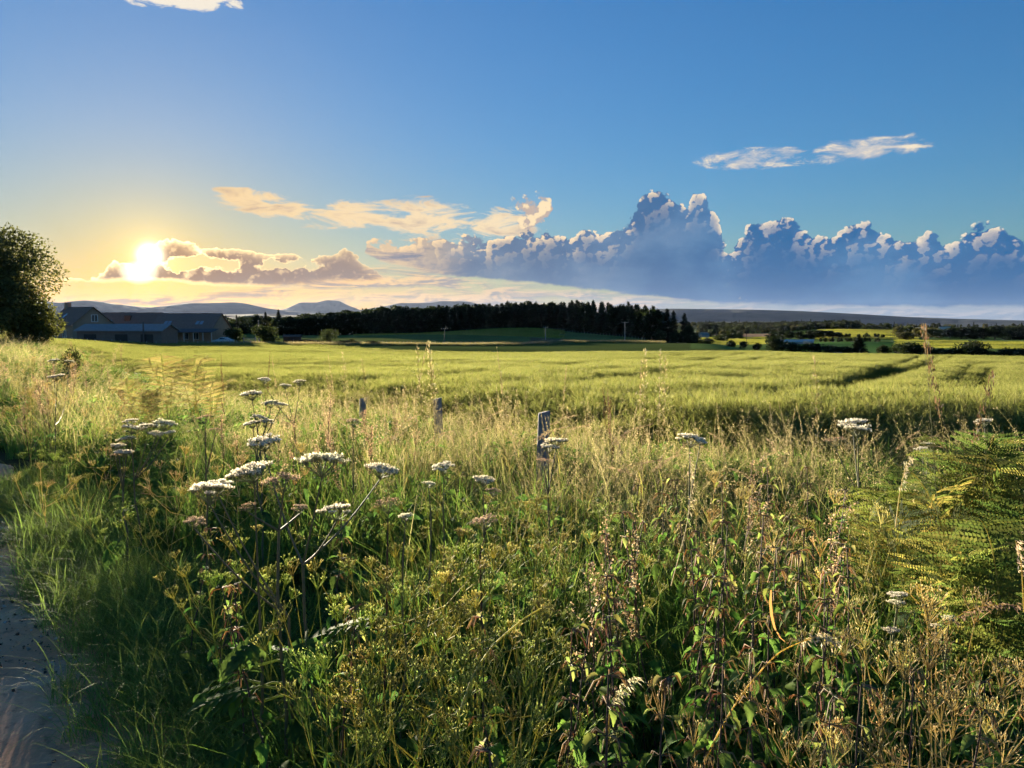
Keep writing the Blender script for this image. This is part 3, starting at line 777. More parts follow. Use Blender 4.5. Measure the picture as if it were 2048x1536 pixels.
def conifer(h, wd, tiers=26, per=13, pal=((0.018, 0.030, 0.014), (0.025, 0.038, 0.016), (0.014, 0.024, 0.012)), bare=0.12, ragged=0.25):
    tr = MB(); cr = MB()
    P, R = limb((0, 0, -0.3), (0, 0, h * 0.98), h * 0.016, h * 0.003, 6, 0.006); tubes(tr, P, R, (0.07, 0.05, 0.038), 6)
    for i in range(tiers):
        t = i / (tiers - 1); z = h * (bare + (1 - bare) * t ** 0.92)
        rmax = wd * 0.5 * (1 - t) ** 0.75 * (1 + rng.normal(0, ragged * 0.4)) + 0.02 * h * 0.5
        a = rng.uniform(0, 2 * PI, per); L = rmax * rng.uniform(0.65, 1.12, per)
        Bp = np.stack([np.zeros(per), np.zeros(per), np.full(per, z) + rng.normal(0, h * 0.012, per)], 1)
        for sgn in (-1, 1):
            D = np.stack([np.cos(a + sgn * 0.16), np.sin(a + sgn * 0.16), np.full(per, -0.28 + 0.6 * t) + rng.normal(0, 0.12, per)], 1)
            cards(cr, Bp, L, L * 0.36 + 0.12, D, np.stack([rng.normal(0, .5, per), rng.normal(0, .5, per), np.ones(per)], 1), pick(pal, per, 0.25))
        m_ = per * 2                                              # hanging twig tips break the outline
        a = rng.uniform(0, 2 * PI, m_); q = rmax * rng.uniform(0.45, 1.1, m_)
        Bp = np.stack([q * np.cos(a), q * np.sin(a), z - q * (0.28 - 0.5 * t) + rng.normal(0, h * 0.012, m_)], 1)
        cards(cr, Bp, h * 0.04 * rng.uniform(0.5, 1.3, m_), np.full(m_, h * 0.018), unit(m_) + np.array([0, 0, -0.4]), unit(m_), pick(pal, m_, 0.25))
    m_ = 14
    cards(cr, np.stack([np.zeros(m_), np.zeros(m_), h * rng.uniform(0.9, 0.97, m_)], 1), h * rng.uniform(0.03, 0.07, m_), np.full(m_, h * 0.012), unit(m_) * 0.5 + np.array([0, 0, 0.9]), unit(m_), pick(pal, m_, 0.2))
    return tr.mesh('trunk', M_BARK), cr.mesh('crown', M_CONIFER)
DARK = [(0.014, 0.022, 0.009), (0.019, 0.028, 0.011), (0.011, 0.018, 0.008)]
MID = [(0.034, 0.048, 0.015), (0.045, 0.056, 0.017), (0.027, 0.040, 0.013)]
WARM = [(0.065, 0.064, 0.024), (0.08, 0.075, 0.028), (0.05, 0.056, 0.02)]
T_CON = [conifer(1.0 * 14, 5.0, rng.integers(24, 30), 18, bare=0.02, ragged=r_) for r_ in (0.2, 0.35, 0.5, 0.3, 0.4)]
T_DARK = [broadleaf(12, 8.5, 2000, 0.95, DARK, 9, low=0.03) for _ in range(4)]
T_MID = [broadleaf(10, 9, 2200, 0.80, MID, 10, low=0.08) for _ in range(3)]
T_WARM = [broadleaf(10, 9, 2200, 0.80, WARM, 9, low=0.08) for _ in range(3)]
T_BUSH = [broadleaf(4, 5.4, 2600, 0.42, [(0.018, 0.029, 0.011), (0.023, 0.034, 0.013), (0.014, 0.022, 0.009)], 10, 0.08, low=0.02) for _ in range(4)]
def tree(name, meshes, loc, h, w, label, cat, group=None, rz=None, h0=None, w0=None):
    t = thing(name, label, cat, loc, rng.uniform(0, 6.28) if rz is None else rz, group, (w / w0, w / w0, h / h0))
    put('trunk', meshes[0], t); put('crown', meshes[1], t)
    return t

# the wood on the rise
WT = [(556, 643), (600, 633), (640, 626), (680, 623), (720, 621), (760, 614), (800, 612), (850, 615), (900, 612), (930, 607), (980, 608), (1050, 605), (1100, 607), (1150, 605), (1180, 603), (1230, 609), (1280, 613), (1312, 618)]
WR = lambda px: float(np.interp(px, [540, 700, 900, 1050, 1200, 1300, 1400], [425, 402, 432, 432, 398, 346, 322]))
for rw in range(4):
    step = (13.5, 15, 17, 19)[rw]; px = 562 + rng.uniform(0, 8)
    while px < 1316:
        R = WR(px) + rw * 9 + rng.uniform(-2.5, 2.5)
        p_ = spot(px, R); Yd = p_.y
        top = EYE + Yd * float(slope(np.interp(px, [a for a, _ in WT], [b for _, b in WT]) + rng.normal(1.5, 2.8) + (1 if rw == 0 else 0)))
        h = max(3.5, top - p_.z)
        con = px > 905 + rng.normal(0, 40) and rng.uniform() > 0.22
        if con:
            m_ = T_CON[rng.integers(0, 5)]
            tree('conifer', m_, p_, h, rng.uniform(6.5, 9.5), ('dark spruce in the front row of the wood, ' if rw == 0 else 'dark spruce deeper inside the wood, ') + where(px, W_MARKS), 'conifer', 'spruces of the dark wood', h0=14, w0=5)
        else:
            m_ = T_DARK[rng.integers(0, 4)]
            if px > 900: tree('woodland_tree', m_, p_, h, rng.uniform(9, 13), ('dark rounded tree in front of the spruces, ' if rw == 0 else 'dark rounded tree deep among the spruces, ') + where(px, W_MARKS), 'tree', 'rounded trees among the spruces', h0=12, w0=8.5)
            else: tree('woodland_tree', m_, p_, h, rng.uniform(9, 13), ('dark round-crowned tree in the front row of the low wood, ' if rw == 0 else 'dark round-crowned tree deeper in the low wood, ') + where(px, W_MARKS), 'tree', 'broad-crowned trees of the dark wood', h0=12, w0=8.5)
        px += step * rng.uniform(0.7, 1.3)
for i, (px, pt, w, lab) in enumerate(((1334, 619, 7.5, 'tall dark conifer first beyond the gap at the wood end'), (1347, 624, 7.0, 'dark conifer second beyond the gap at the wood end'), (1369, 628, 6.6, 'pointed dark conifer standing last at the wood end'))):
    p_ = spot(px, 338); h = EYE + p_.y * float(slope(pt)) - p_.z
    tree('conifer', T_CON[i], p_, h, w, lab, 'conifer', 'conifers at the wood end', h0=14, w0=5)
for i, (px, pt, w, lab) in enumerate(((1322, 662, 6, 'low dark shrub under the gap at the wood end'), (1352, 664, 6, 'low dark shrub below the paired conifers'), (1380, 655, 5.4, 'rounded dark shrub where the wood tails off'), (1391, 667, 5, 'outermost small dark shrub of the wood'))):
    p_ = spot(px, 330); h = EYE + p_.y * float(slope(pt)) - p_.z
    tree('shrub', T_BUSH[i], p_, h, w, lab, 'shrub', 'shrubs at the wood end', h0=4, w0=5.4)

# single trees and bushes: column, top row, base row (None = on the ground), width in pixels, distance, kind, label
def put_tree(name, px, top, wpx, R, protos_, lab, cat, group, h0, w0, k=0):
    p_ = spot(px, R); h = max(1.0, EYE + p_.y * float(slope(top)) - p_.z); w = wpx * p_.y / F
    return tree(name, protos_[k % len(protos_)], p_, h, w * 1.25, lab, cat, group, h0=h0, w0=w0)
HB = [(1414, 677, 26, 430, 'small scrubby bush nearest the wood end in the valley'), (1463, 681, 18, 400, 'round dark bush left of the valley pole'), (1488, 684, 16, 395, 'small bush just left of the thin valley pole'),
      (1516, 687, 15, 330, 'little bush at the low tip of the green field'), (1551, 676, 40, 330, 'big dark bush left end of the valley hedge'), (1586, 686, 48, 320, 'wide dark bush second in the valley hedge'), (1628, 689, 46, 310, 'dark bush third in the valley hedge below pale sheds'),
      (1664, 692, 44, 305, 'dark bush left of the pointed tree in the hedge'), (1696, 694, 36, 300, 'dark bush against the foot of the pointed tree'), (1770, 691, 26, 310, 'bush right of the pointed tree across a gap'), (1799, 690, 26, 305, 'bush with a narrow top beside the tall hedge clump'),
      (1826, 687, 50, 300, 'tall dark clump in the middle of the right hedge'), (1862, 695, 32, 296, 'dark bush just right of the tall hedge clump'), (1884, 697, 26, 295, 'small round bush between two hedge clumps'), (1908, 700, 40, 292, 'low spreading bush left of the big right clump'),
      (1947, 684, 52, 290, 'largest dark clump of the right hedge'), (1982, 702, 34, 288, 'low bush in the shade right of the big clump'), (2016, 697, 48, 286, 'dark bush second from the right frame edge'), (2046, 699, 40, 286, 'dark bush cut by the right frame edge')]
for i, (px, top, w, R, lab) in enumerate(HB): put_tree('hedge_bush', px, top, w, R, T_BUSH, lab, 'bush', 'bushes of the valley hedge', 4, 5.4, i)
put_tree('pointed_tree', 1720, 669, 33, 300, [conifer(11, 8, 24, 16, pal=((0.022, 0.036, 0.016), (0.03, 0.045, 0.018)), bare=0.02)], 'lone dark pointed evergreen standing above the valley hedge', 'conifer', None, 11, 8)
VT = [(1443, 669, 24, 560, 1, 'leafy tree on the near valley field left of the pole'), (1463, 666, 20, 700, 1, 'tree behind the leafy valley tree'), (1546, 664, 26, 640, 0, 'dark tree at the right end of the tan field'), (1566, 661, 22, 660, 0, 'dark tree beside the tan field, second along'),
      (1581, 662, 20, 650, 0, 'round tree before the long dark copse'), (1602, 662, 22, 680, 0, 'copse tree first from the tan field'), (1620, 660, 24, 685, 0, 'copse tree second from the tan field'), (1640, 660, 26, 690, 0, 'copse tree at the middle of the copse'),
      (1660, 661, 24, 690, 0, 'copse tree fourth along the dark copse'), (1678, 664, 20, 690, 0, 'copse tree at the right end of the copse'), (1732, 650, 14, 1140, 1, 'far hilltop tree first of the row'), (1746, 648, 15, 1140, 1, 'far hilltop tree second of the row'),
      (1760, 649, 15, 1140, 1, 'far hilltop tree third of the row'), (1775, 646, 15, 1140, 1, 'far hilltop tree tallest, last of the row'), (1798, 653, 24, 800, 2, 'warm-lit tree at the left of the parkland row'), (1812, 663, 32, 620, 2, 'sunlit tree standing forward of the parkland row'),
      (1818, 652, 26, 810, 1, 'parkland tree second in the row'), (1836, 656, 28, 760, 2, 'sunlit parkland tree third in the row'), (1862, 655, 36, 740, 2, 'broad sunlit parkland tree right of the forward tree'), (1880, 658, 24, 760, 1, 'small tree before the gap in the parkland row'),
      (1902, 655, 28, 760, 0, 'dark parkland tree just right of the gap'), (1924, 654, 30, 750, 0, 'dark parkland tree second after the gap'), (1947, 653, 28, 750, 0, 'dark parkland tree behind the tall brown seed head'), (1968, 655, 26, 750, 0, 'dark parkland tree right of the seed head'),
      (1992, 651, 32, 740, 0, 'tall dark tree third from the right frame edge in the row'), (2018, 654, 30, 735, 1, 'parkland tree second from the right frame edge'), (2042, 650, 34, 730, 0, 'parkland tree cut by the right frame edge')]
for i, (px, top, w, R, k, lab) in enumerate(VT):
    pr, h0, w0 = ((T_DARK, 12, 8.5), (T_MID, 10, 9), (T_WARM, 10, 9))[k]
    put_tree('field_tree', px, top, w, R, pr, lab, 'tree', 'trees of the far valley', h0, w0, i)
put_tree('round_bush', 655, 659, 36, 190, [broadleaf(4, 5, 3000, 0.22, [(0.03, 0.042, 0.016), (0.04, 0.05, 0.018)], 12, 0.08, low=0.02)], 'round dark bush standing alone at the field edge', 'bush', None, 4, 5)
put_tree('small_bush', 703, 677, 13, 190, T_WARM, 'tiny yellow-green bush right of the round dark bush', 'bush', None, 10, 9)
put_tree('garden_shrub', 530, 652, 46, 175, T_MID, 'spreading shrub right of the farm buildings', 'shrub', None, 10, 9, 1)
put_tree('garden_shrub', 470, 655, 34, 178, T_MID, 'shrub behind the parked car', 'shrub', None, 10, 9, 2)
put_tree('verge_bush', 142, 700, 44, 26, [broadleaf(1.2, 1.5, 1500, 0.09, [(0.05, 0.06, 0.02), (0.07, 0.075, 0.024)], 8, 0.1, low=0.02)], 'small dark bush at the end of the left verge', 'bush', None, 1.2, 1.5)
put_tree('scrub', 742, 682, 34, 192, T_BUSH, 'low dark scrub where the field fence begins', 'scrub', None, 4, 5.4, 0)
put_tree('scrub', 690, 684, 40, 186, T_BUSH, 'low dark scrub under the tiny yellow-green bush', 'scrub', None, 4, 5.4, 2)
put_tree('scrub', 610, 682, 60, 184, T_BUSH, 'low rough scrub below the small shed', 'scrub', None, 4, 5.4, 3)

# woodland too far off to count
P_ = []; sc = []
def wood_area(px0, px1, R0, R1, n, hs):
    px = rng.uniform(px0, px1, n); R = rng.uniform(R0, R1, n); a = np.arctan(tanx(px)); x, y = R * np.sin(a), R * np.cos(a)
    P_.append(np.stack([x, y, ground(x, y)], 1)); s_ = rng.uniform(0.75, 1.25, n) * hs; sc.append(np.stack([s_ * 1.15, s_ * 1.15, s_], 1))
wood_area(1400, 1690, 1500, 2300, 900, 1.0); wood_area(1440, 1620, 1150, 1500, 200, 0.8); wood_area(1395, 1480, 700, 1000, 40, 0.6)
wood_area(1560, 1720, 1250, 1600, 220, 1.0); wood_area(1330, 1700, 2600, 4200, 500, 1.3); wood_area(230, 640, 900, 2600, 900, 1.0); wood_area(420, 570, 430, 640, 70, 0.75)
wood_area(1700, 2200, 1700, 2600, 160, 0.8); wood_area(-300, 240, 900, 2600, 500, 1.0); wood_area(1480, 1560, 1040, 1080, 25, 0.5); wood_area(1400, 1480, 860, 890, 22, 0.5); wood_area(1690, 1800, 690, 700, 16, 0.25); wood_area(1640, 1760, 560, 566, 20, 0.25)
def joined(pr):
    me = pr[0].copy(); return pr[1]
P_ = np.concatenate(P_); n = len(P_)
scatter('distant_woodland', P_, rots(n, 0.0), np.concatenate(sc), rng.integers(0, 7, n), [T_MID[0][1], T_MID[1][1], T_DARK[0][1], T_DARK[1][1], T_WARM[0][1], T_CON[0][1], T_DARK[2][1]], M_TREE, 'far woods spread over the valley and the low ridge', 'woodland')

# the tall tree at the left and the lower one beside it
p_ = spot(10, 60); h = EYE + p_.y * float(slope(437)) - p_.z
tr_, cr_ = broadleaf(h, 8.8, 46000, 0.20, [(0.085, 0.092, 0.034), (0.105, 0.108, 0.04), (0.07, 0.08, 0.03)], 40, 0.2, low=0.02, rs=0.8)
t = thing('field_maple', 'tall leafy tree rising at the left frame edge', 'tree', p_ + Vector((-1.7, 0, 0)), 0.6)
put('trunk', tr_, t); put('crown', cr_, t)
p_ = spot(70, 62); h = EYE + p_.y * float(slope(608)) - p_.z
tr_, cr_ = broadleaf(h, 4.0, 9000, 0.18, [(0.11, 0.12, 0.034), (0.13, 0.13, 0.038), (0.09, 0.10, 0.03)], 12, 0.1, low=0.03)
t = thing('young_tree', 'low yellow-green tree beside the tall left tree', 'tree', p_, 0.2); put('trunk', tr_, t); put('crown', cr_, t)

# ------------------------------------------------------------------ farm buildings
def gable_house(name, label, loc, rz, L, Wd, he, hr, wallc, roofc, over=0.35):
    """L along local x (the ridge), Wd across; ground at local z 0"""
    t = thing(name, label, 'building', loc, rz)
    m_ = MB(); a, b = L / 2, Wd / 2
    v = [(-a, -b, -1), (a, -b, -1), (a, b, -1), (-a, b, -1), (-a, -b, he), (a, -b, he), (a, b, he), (-a, b, he), (-a, 0, hr), (a, 0, hr)]
    m_.add(v, [np.array([(0, 1, 5, 4), (2, 3, 7, 6)]), np.array([(1, 2, 6, 9, 5), (3, 0, 4, 8, 7)])], wallc); m_.build('wall', M_WALL, t)
    for s_ in (-1, 1):
        m_ = MB(); sl = (hr - he) / b; yo, zo = -s_ * 0 + s_ * (b + over), he - over * sl
        A = a + over; q = 0.14
        v = [(-A, 0, hr + 0.05), (A, 0, hr + 0.05), (A, yo, zo + 0.05), (-A, yo, zo + 0.05), (-A, 0, hr + 0.05 + q), (A, 0, hr + 0.05 + q), (A, yo, zo + 0.05 + q), (-A, yo, zo + 0.05 + q)]
        m_.add(v, np.array([(0, 1, 2, 3), (4, 7, 6, 5), (0, 4, 5, 1), (2, 6, 7, 3), (1, 5, 6, 2), (0, 3, 7, 4)]), roofc); m_.build('roof', M_ROOF, t)
    return t
def window(t, c, sx, sz, axis, sgn, fc=(0.6, 0.58, 0.55), glass=None):
    """a framed window on a wall; axis x: on the gable, axis y: on the long side"""
    x, y, z = c; f = MB(); g = MB(); e = 0.1; d = 0.07
    def bx(m_, u0, u1, z0, z1, d0, d1):
        if axis == 'y': box(m_, x + u0, x + u1, min(y + sgn * d0, y + sgn * d1), max(y + sgn * d0, y + sgn * d1), z + z0, z + z1, fc)
        else: box(m_, min(x + sgn * d0, x + sgn * d1), max(x + sgn * d0, x + sgn * d1), y + u0, y + u1, z + z0, z + z1, fc)
    bx(f, -sx, sx, sz - e, sz, 0.0, d); bx(f, -sx, sx, -sz, -sz + e, 0.0, d); bx(f, -sx, -sx + e, -sz + e, sz - e, 0.0, d); bx(f, sx - e, sx, -sz + e, sz - e, 0.0, d); bx(f, -0.04, 0.04, -sz + e, sz - e, 0.0, d * 0.8)
    bx(g, -sx + e, sx - e, -sz + e, sz - e, 0.005, 0.02)
    fo = f.build('window', M_PAINT, t); g.build('pane', glass or M_GLASS, fo)
def skylight(t, L, Wd, he, hr, x, f, s_=-1, sx=0.35, sl=0.55):
    b = Wd / 2; y = s_ * b * f; z = he + (hr - he) * (1 - f) + 0.24; k = (hr - he) / b
    m_ = MB(); dy = s_ * sl / math.hypot(1, k); dz = -abs(dy) * k
    nrm = 0.05
    v = [(x - sx, y - dy, z - dz), (x + sx, y - dy, z - dz), (x + sx, y + dy, z + dz), (x - sx, y + dy, z + dz)]
    v = v + [(q[0], q[1], q[2] + nrm) for q in v]
    m_.add(v, np.array([(0, 1, 2, 3), (4, 7, 6, 5), (0, 4, 5, 1), (1, 5, 6, 2), (2, 6, 7, 3), (3, 7, 4, 0)]), (0.5, 0.5, 0.5)); m_.build('skylight', M_SKYL, t)
M_SKYL = glass_mat('skylight_glass', (0.35, 0.36, 0.38))
STONE = (0.40, 0.26, 0.18); SLATE = (0.29, 0.175, 0.13)
p_ = spot(160, 172); p_.z -= 0.1
t = gable_house('farmhouse', 'stone farmhouse with steep slate roof and gable window', p_, math.radians(-38), 11.5, 7.6, 3.7, 6.9, STONE, SLATE)
window(t, (5.75, 0.2, 4.9), 0.62, 0.7, 'x', 1, (0.7, 0.68, 0.66)); window(t, (-2.4, -3.8, 1.9), 0.75, 0.75, 'y', -1, (0.75, 0.73, 0.7)); window(t, (2.2, -3.8, 1.9), 0.75, 0.75, 'y', -1, (0.75, 0.73, 0.7)); skylight(t, 11.5, 7.6, 3.7, 6.9, -1.5, 0.55)
m_ = MB(); box(m_, -5.6, -4.7, -0.45, 0.45, 6.3, 8.0, STONE); m_.build('chimney', M_WALL, t)
p_ = spot(255, 152)
t = gable_house('long_shed', 'long low shed with pale sheet roof in front of the farmhouse', p_, math.radians(-4), 15.2, 5.6, 2.7, 3.7, (0.28, 0.17, 0.13), (0.36, 0.30, 0.28))
for xx in (-5.2, 0.4, 5.0):
    m_ = MB(); box(m_, xx - 1.1, xx + 1.1, -2.86, -2.79, -0.6, 2.1, (0.10, 0.06, 0.045)); m_.build('door', M_WOOD, t)
p_ = spot(262, 196)
t = gable_house('barn', 'dark roofed barn between the farmhouse and the steading', p_, math.radians(8), 13.5, 8.5, 3.0, 6.4, STONE, (0.28, 0.165, 0.12))
for xx in (-4.6, -3.6): skylight(t, 13.5, 8.5, 3.0, 6.4, xx, 0.62)
m_ = MB(); box(m_, -0.6, 0.6, -2.4, -1.2, 4.2, 5.9, (0.2, 0.1, 0.07)); m_.build('chimney', M_WALL, t)
p_ = spot(382, 186)
t = gable_house('steading', 'long steading with four rooflights and open porch', p_, math.radians(-10), 14.5, 8.0, 3.0, 6.3, STONE, SLATE)
for xx in (-4.4, -3.5, 3.2, 4.2): skylight(t, 14.5, 8.0, 3.0, 6.3, xx, 0.66)
m_ = MB(); v = [(-6.5, -4.3, 3.0), (9.2, -4.3, 3.0), (9.2, -7.0, 2.3), (-6.5, -7.0, 2.3)]; v += [(q[0], q[1], q[2] + 0.12) for q in v]
m_.add(v, np.array([(0, 3, 2, 1), (4, 5, 6, 7), (0, 1, 5, 4), (1, 2, 6, 5), (2, 3, 7, 6), (3, 0, 4, 7)]), (0.16, 0.13, 0.12)); m_.build('porch_roof', M_ROOF, t)
for xx in (-6.2, -3.2, 0.0, 2.6, 4.8, 7.0, 9.0):
    m_ = MB(); box(m_, xx - 0.08, xx + 0.08, -6.9, -6.74, -0.8, 2.3, (0.5, 0.47, 0.43)); m_.build('porch_post', M_PAINT, t)
for xx in (-4.6, 1.2, 3.6): window(t, (xx, -4.0, 1.5), 0.7, 0.75, 'y', -1, (0.55, 0.5, 0.45))
p_ = spot(584, 196)
t = gable_house('field_shed', 'small dark timber shed at the field edge below the wood', p_, math.radians(6), 3.9, 2.6, 1.35, 1.75, (0.06, 0.045, 0.036), (0.09, 0.08, 0.075), 0.2)
m_ = MB(); box(m_, -0.5, 0.5, -1.36, -1.31, -0.3, 1.15, (0.035, 0.03, 0.026)); m_.build('door', M_WOOD, t)
def field_gate(px, R, Wd):
    p__ = spot(px, R); t_ = thing('field_gate', 'pale field gate beside the garden shrub', 'gate', p__, 0.15)
    for s_ in (-1, 1): m__ = MB(); box(m__, s_ * Wd - 0.09, s_ * Wd + 0.09, -0.09, 0.09, -0.3, 1.5, (0.32, 0.27, 0.24)); m__.build('post', M_WOOD, t_)
    for z in (0.3, 0.6, 0.9, 1.2): m__ = MB(); box(m__, -Wd + 0.1, Wd - 0.1, -0.03, 0.03, z, z + 0.1, (0.36, 0.31, 0.28)); m__.build('rail', M_WOOD, t_)
field_gate(498, 172, 1.2)
# pale sheds far off in the valley
for px, R, L, lab in ((1583, 470, 13, 'long pale roofed shed behind the valley hedge'), (1616, 480, 7, 'short white roofed shed right of the long pale shed')):
    p_ = spot(px, R); p_.z -= 0.3
    t = gable_house('valley_shed', lab, p_, -0.4, L, 4.0, 1.6, 2.6, (0.42, 0.40, 0.37), (0.55, 0.54, 0.52), 0.2)
p_ = spot(1890, 830); gable_house('far_cottage', 'far pale roofed cottage in the gap of the parkland row', p_, 0.3, 13, 6, 5.5, 9.2, (0.4, 0.36, 0.32), (0.45, 0.42, 0.38))
p_ = spot(1408, 720); gable_house('far_cottage', 'far pale cottage beyond the wood end in the valley', p_, 0.5, 9, 5, 3.0, 5, (0.5, 0.42, 0.36), (0.3, 0.24, 0.2))

# ------------------------------------------------------------------ parked car by the porch
def car(loc, rz):
    t_ = thing('parked_car', 'silver-white car parked by the steading porch', 'car', loc, rz)
    prof = [(-2.05, 0.35), (-2.1, 0.75), (-1.95, 0.95), (-1.15, 1.05), (-0.55, 1.45), (0.9, 1.47), (1.6, 1.1), (2.0, 1.0), (2.1, 0.6), (2.05, 0.35)]
    m__ = MB(); n_ = len(prof)
    v_ = [(x, -0.84 + (0.14 if z > 1.2 else 0), z) for x, z in prof] + [(x, 0.84 - (0.14 if z > 1.2 else 0), z) for x, z in prof]
    m__.add(v_, [np.array([(i, (i + 1) % n_, n_ + (i + 1) % n_, n_ + i) for i in range(n_)]), np.array([list(range(n_))[::-1], list(range(n_, 2 * n_))])], (0.62, 0.62, 0.62)); m__.build('body', M_CAR, t_)
    for s_ in (-1, 1):
        m__ = MB(); y0 = s_ * 0.79
        m__.add([(-0.98, y0 + s_ * .06, 1.06), (1.4, y0 + s_ * .06, 1.06), (0.85, y0 - s_ * .07, 1.4), (-0.5, y0 - s_ * .07, 1.4)], np.array([(0, 1, 2, 3)]), (0.05,) * 3); m__.build('side_window', M_GLASS, t_)
        for x in (-1.3, 1.3):
            a_ = np.linspace(0, 2 * PI, 17)[:-1]; w_ = MB()
            ring = lambda r, y: [(x + r * math.cos(q), y, 0.32 + r * math.sin(q)) for q in a_]
            v_ = ring(0.32, s_ * 0.70) + ring(0.32, s_ * 0.88); w_.add(v_, [np.array([(i, (i + 1) % 16, 16 + (i + 1) % 16, 16 + i) for i in range(16)]), np.array([list(range(16)), list(range(16, 32))])], (0.02,) * 3); wo_ = w_.build('wheel', M_RUBBER, t_)
            w_ = MB(); w_.add(ring(0.2, s_ * 0.89), np.array([list(range(16))]), (0.4,) * 3); w_.build('rim', M_PAINT, wo_)
    for s_ in (-1, 1):
        m__ = MB(); box(m__, -2.14, -2.06, s_ * 0.6 - 0.15, s_ * 0.6 + 0.15, 0.66, 0.82, (0.7, 0.7, 0.66)); m__.build('headlight', M_PAINT, t_)
M_CAR = glass_mat('car_paint', (0.6, 0.6, 0.6))
p_ = spot(446, 168); car(p_, 0.25)

# ------------------------------------------------------------------ electricity poles
def pole(px, R, top, lab, arm=2.0, ins=3, col_=(0.20, 0.17, 0.15), arm_rz=0.0, white=False):
    p__ = spot(px, R); h = EYE + p__.y * float(slope(top)) - p__.z
    t_ = thing('power_pole', lab, 'pole', p__, arm_rz, 'wooden power poles')
    m__ = MB(); tubes(m__, np.array([(0, 0, -0.5), (0, 0, h * 0.5), (0, 0, h)]), np.array([0.16, 0.14, 0.11]), col_, 8); m__.build('post', M_WOOD, t_)
    if arm:
        m__ = MB(); box(m__, -arm / 2, arm / 2, -0.07, 0.07, h - 0.45, h - 0.3, col_); m__.build('crossarm', M_WOOD, t_)
        for i in range(ins):
            x = -arm / 2 + 0.1 + (arm - 0.2) * i / (ins - 1)
            m__ = MB(); tubes(m__, np.array([(x, 0, h - 0.3), (x, 0, h - 0.16), (x, 0, h - 0.02)]), np.array([0.05, 0.12, 0.06]), (0.75, 0.74, 0.7) if white else (0.3, 0.28, 0.26), 8); m__.build('insulator', M_PAINT, t_)
pole(1250, 300, 643, 'tall pale power pole with crossarm before the wood', 2.6, 3, (0.34, 0.31, 0.28))
pole(1091, 290, 653, 'thin power pole with crossarm on the green rise', 1.9, 3, (0.30, 0.28, 0.25))
pole(889, 260, 656, 'dark power pole with four white insulators', 2.3, 4, (0.10, 0.09, 0.08), white=True)
pole(1494, 420, 664, 'thin dark valley pole right of the wood end', 0, 0, (0.08, 0.07, 0.065))
pole(286, 147, 643, 'pole standing before the long pale roofed shed', 0, 0, (0.18, 0.12, 0.1))
pole(517, 182, 640, 'pale pole rising out of the garden shrub', 0, 0, (0.30, 0.24, 0.2))
pole(1678, 285, 704, 'low pole with white insulators just above the field crest', 2.6, 4, (0.12, 0.11, 0.1), white=True)

# ------------------------------------------------------------------ far fence along the wood and field edge
FP = MB(); tubes(FP, np.array([(0, 0, -0.2), (0, 0, 0.6), (0, 0, 1.15)]), np.array([0.07, 0.07, 0.06]), (0.30, 0.28, 0.25), 6); fence_me = FP.mesh('fence_post', M_WOOD)
def far_fence(pts, n, lab, group):
    xs = np.linspace(0, 1, n)
    for u in xs:
        px = np.interp(u, np.linspace(0, 1, len(pts)), [a for a, _ in pts]); R = np.interp(u, np.linspace(0, 1, len(pts)), [b for _, b in pts])
        o_ = put('fence_post', fence_me, None, spot(px, R)); tag(o_, lab, 'post', group)
far_fence([(1095, 408), (1150, 396), (1220, 372), (1290, 330)], 34, 'small pale fence post along the foot of the wood', 'fence posts below the wood')
far_fence([(748, 196), (800, 204), (850, 214), (900, 224), (960, 236)], 26, 'small fence post along the far edge of the barley', 'fence posts beyond the barley')
far_fence([(110, 152), (200, 142), (300, 142), (420, 150), (500, 158)], 24, 'thin fence post in front of the farm buildings', 'fence posts before the farm')

# ------------------------------------------------------------------ fence posts by the verge
def verge_post(px, top, Y, wd, lab, tilt=0.0, stub=None):
    x = float(tanx(px, top)) * Y; z0 = gnd(x, Y); h = EYE + Y * float(slope(top)) - z0
    t = thing('fence_post', lab, 'post', (x, Y, z0), rng.uniform(-0.3, 0.3), 'weathered fence posts of the verge')
    t.rotation_euler[1] = tilt
    m_ = MB(); k = 9; rows_ = []
    for zz in (-0.3, 0.2, h * 0.6, h - 0.015, h):
        r = wd / 2 * (0.93 if zz == h else 1) * (1 + 0.03 * rng.normal())
        rows_.append([(r * math.cos(a) * (1 + 0.06 * math.sin(3 * a)), r * math.sin(a) * (1 + 0.05 * math.cos(2 * a)), zz + (0.012 * math.cos(a) if zz >= h - 0.02 else 0)) for a in np.arange(k) * 2 * PI / k])
    v = np.array(rows_).reshape(-1, 3); f = [(i * k + j, i * k + (j + 1) % k, (i + 1) * k + (j + 1) % k, (i + 1) * k + j) for i in range(4) for j in range(k)]
    m_.add(v, [np.array(f), np.array([[4 * k + j for j in range(k)]])], (0.27, 0.25, 0.24)); m_.build('post', M_WOOD, t)
    for zz in (h - 0.12, h * 0.55):
        m_ = MB(); a = np.linspace(-0.4, 2.4, 8); tubes(m_, np.stack([0.55 * wd * np.cos(a), 0.55 * wd * np.sin(a), np.full(8, zz)], 1), np.full(8, 0.0025), (0.10, 0.10, 0.10), 4); m_.build('wire_staple', M_WOOD, t)
    return t
verge_post(1082, 824, 6.4, 0.10, 'thick grey fence post standing in the grass in mid verge', 0.03)
verge_post(878, 797, 8.6, 0.10, 'grey fence post second from the thick one, half sunk in dry grass', -0.02)
verge_post(722, 796, 10.9, 0.10, 'small grey fence post farthest along the verge', 0.04)

